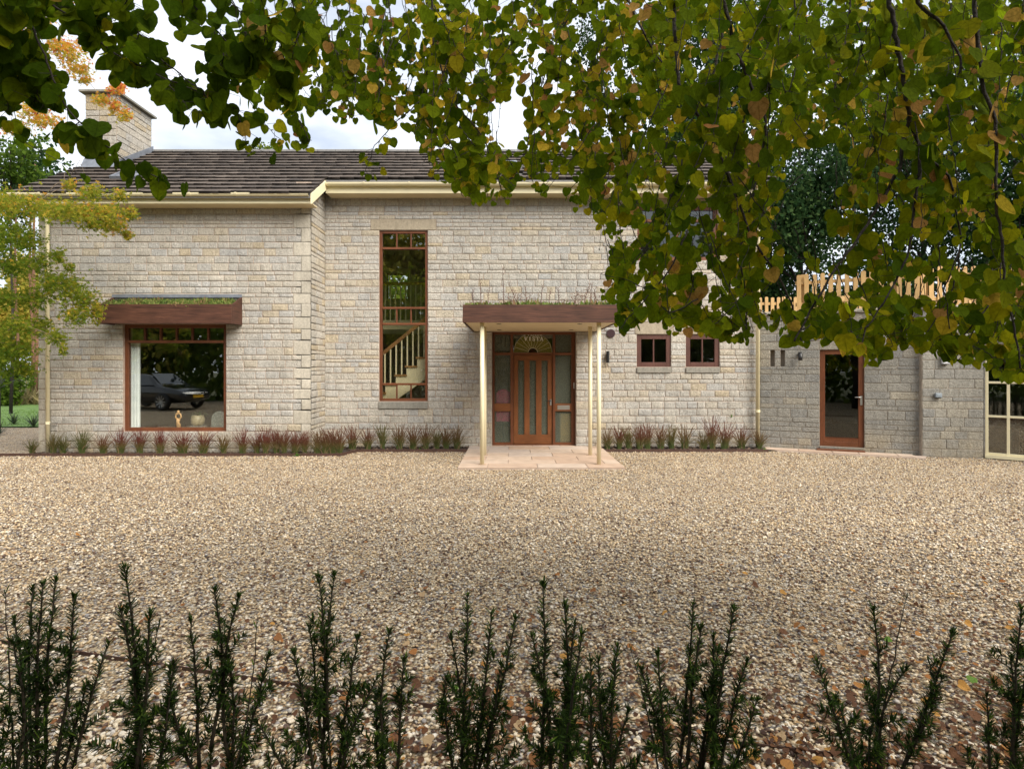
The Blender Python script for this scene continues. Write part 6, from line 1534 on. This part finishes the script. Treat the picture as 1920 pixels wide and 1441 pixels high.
while cnt < 250:
    py = 1000 + 441 * fr_.random() ** .8; px = fr_.uniform(-20, 1940)
    dens = .16 + .5 * (px / 1920) * ((py - 1000) / 441) + (.5 if abs(py - (1215 + px * .135)) < 26 and px > 450 else 0)
    if px < 620: dens *= .35
    if fr_.random() > dens: continue
    Y = GY(py); FL = place_leaf(PX(px, Y), Y, .016, fr_.choice([.1, .25, .4, .4, .5, .55, .68, .75, .84, .93, 1.0 if fr_.random() < .12 else .3]), fr_.uniform(.028, .058))
    ob = FL; t_c = ob['tint']; col_ = 'dark brown' if t_c < .2 else 'brown' if t_c < .45 else 'red brown' if t_c < .6 else 'orange' if t_c < .8 else 'yellow' if t_c < .9 else 'tan' if t_c < .96 else 'green'
    j_ = min(range(12), key=lambda k: abs(YEW[k][0] - px)); far_ = 'far behind' if py < 1130 else 'behind' if py < 1260 else 'just behind' if py < 1360 else 'close'
    tag(ob, '%s %s fallen leaf %s and %s of the %s yew from left' % ('large' if ob.scale[0] > .047 else 'small' if ob.scale[0] < .037 else 'mid-sized', col_, far_, 'left' if px < YEW[j_][0] else 'right', ORD[j_]), 'fallen leaf', 'fallen leaves on the gravel'); cnt += 1
for i, px in enumerate((242, 262, 282, 345, 373)):
    x = PX(px, 11.5); y = 11.45 + .05 * (i % 3); ob = place_leaf(x, y, z1 + .03, .78, .055); ob.name = 'fallen_leaf'
    tag(ob, 'orange fallen leaf on the sedum canopy over the left window, %s from the left' % ORD[i], 'fallen leaf', 'fallen leaves on the window canopy')
n = 5200; lx = fr_; PYs = 960 + 481 * NP.uniform(0, 1, n) ** .75; PXs = NP.uniform(0, 1, n) ** .6 * 1960
keep = NP.uniform(0, 1, n) < (.25 + .75 * (PYs - 960) / 481); PXs, PYs = PXs[keep], PYs[keep]; n = len(PXs); Ys = F * H / (PYs - CY)
W = np.array([v.co[:] for v in dme[1].vertices]); s_ = NP.uniform(.010, .030, n)
a = scatter(W, HT, np.stack([(PXs - CX) / F * Ys, Ys, np.full(n, .010)], 1), rot_mats(NP.normal(0, .4, n), NP.normal(0, .4, n), NP.uniform(0, 6.28, n)), np.repeat(s_[:, None], 3, 1), np.clip(NP.normal(.3, .2, n), .001, .9))
tag(mesh_np('leaf_litter', a[0], a[1], M['dead'], tint=a[2], uv=np.tile(HUV, (n, 1))), 'small brown leaf litter scattered over the near gravel', 'leaf litter', kind='stuff')
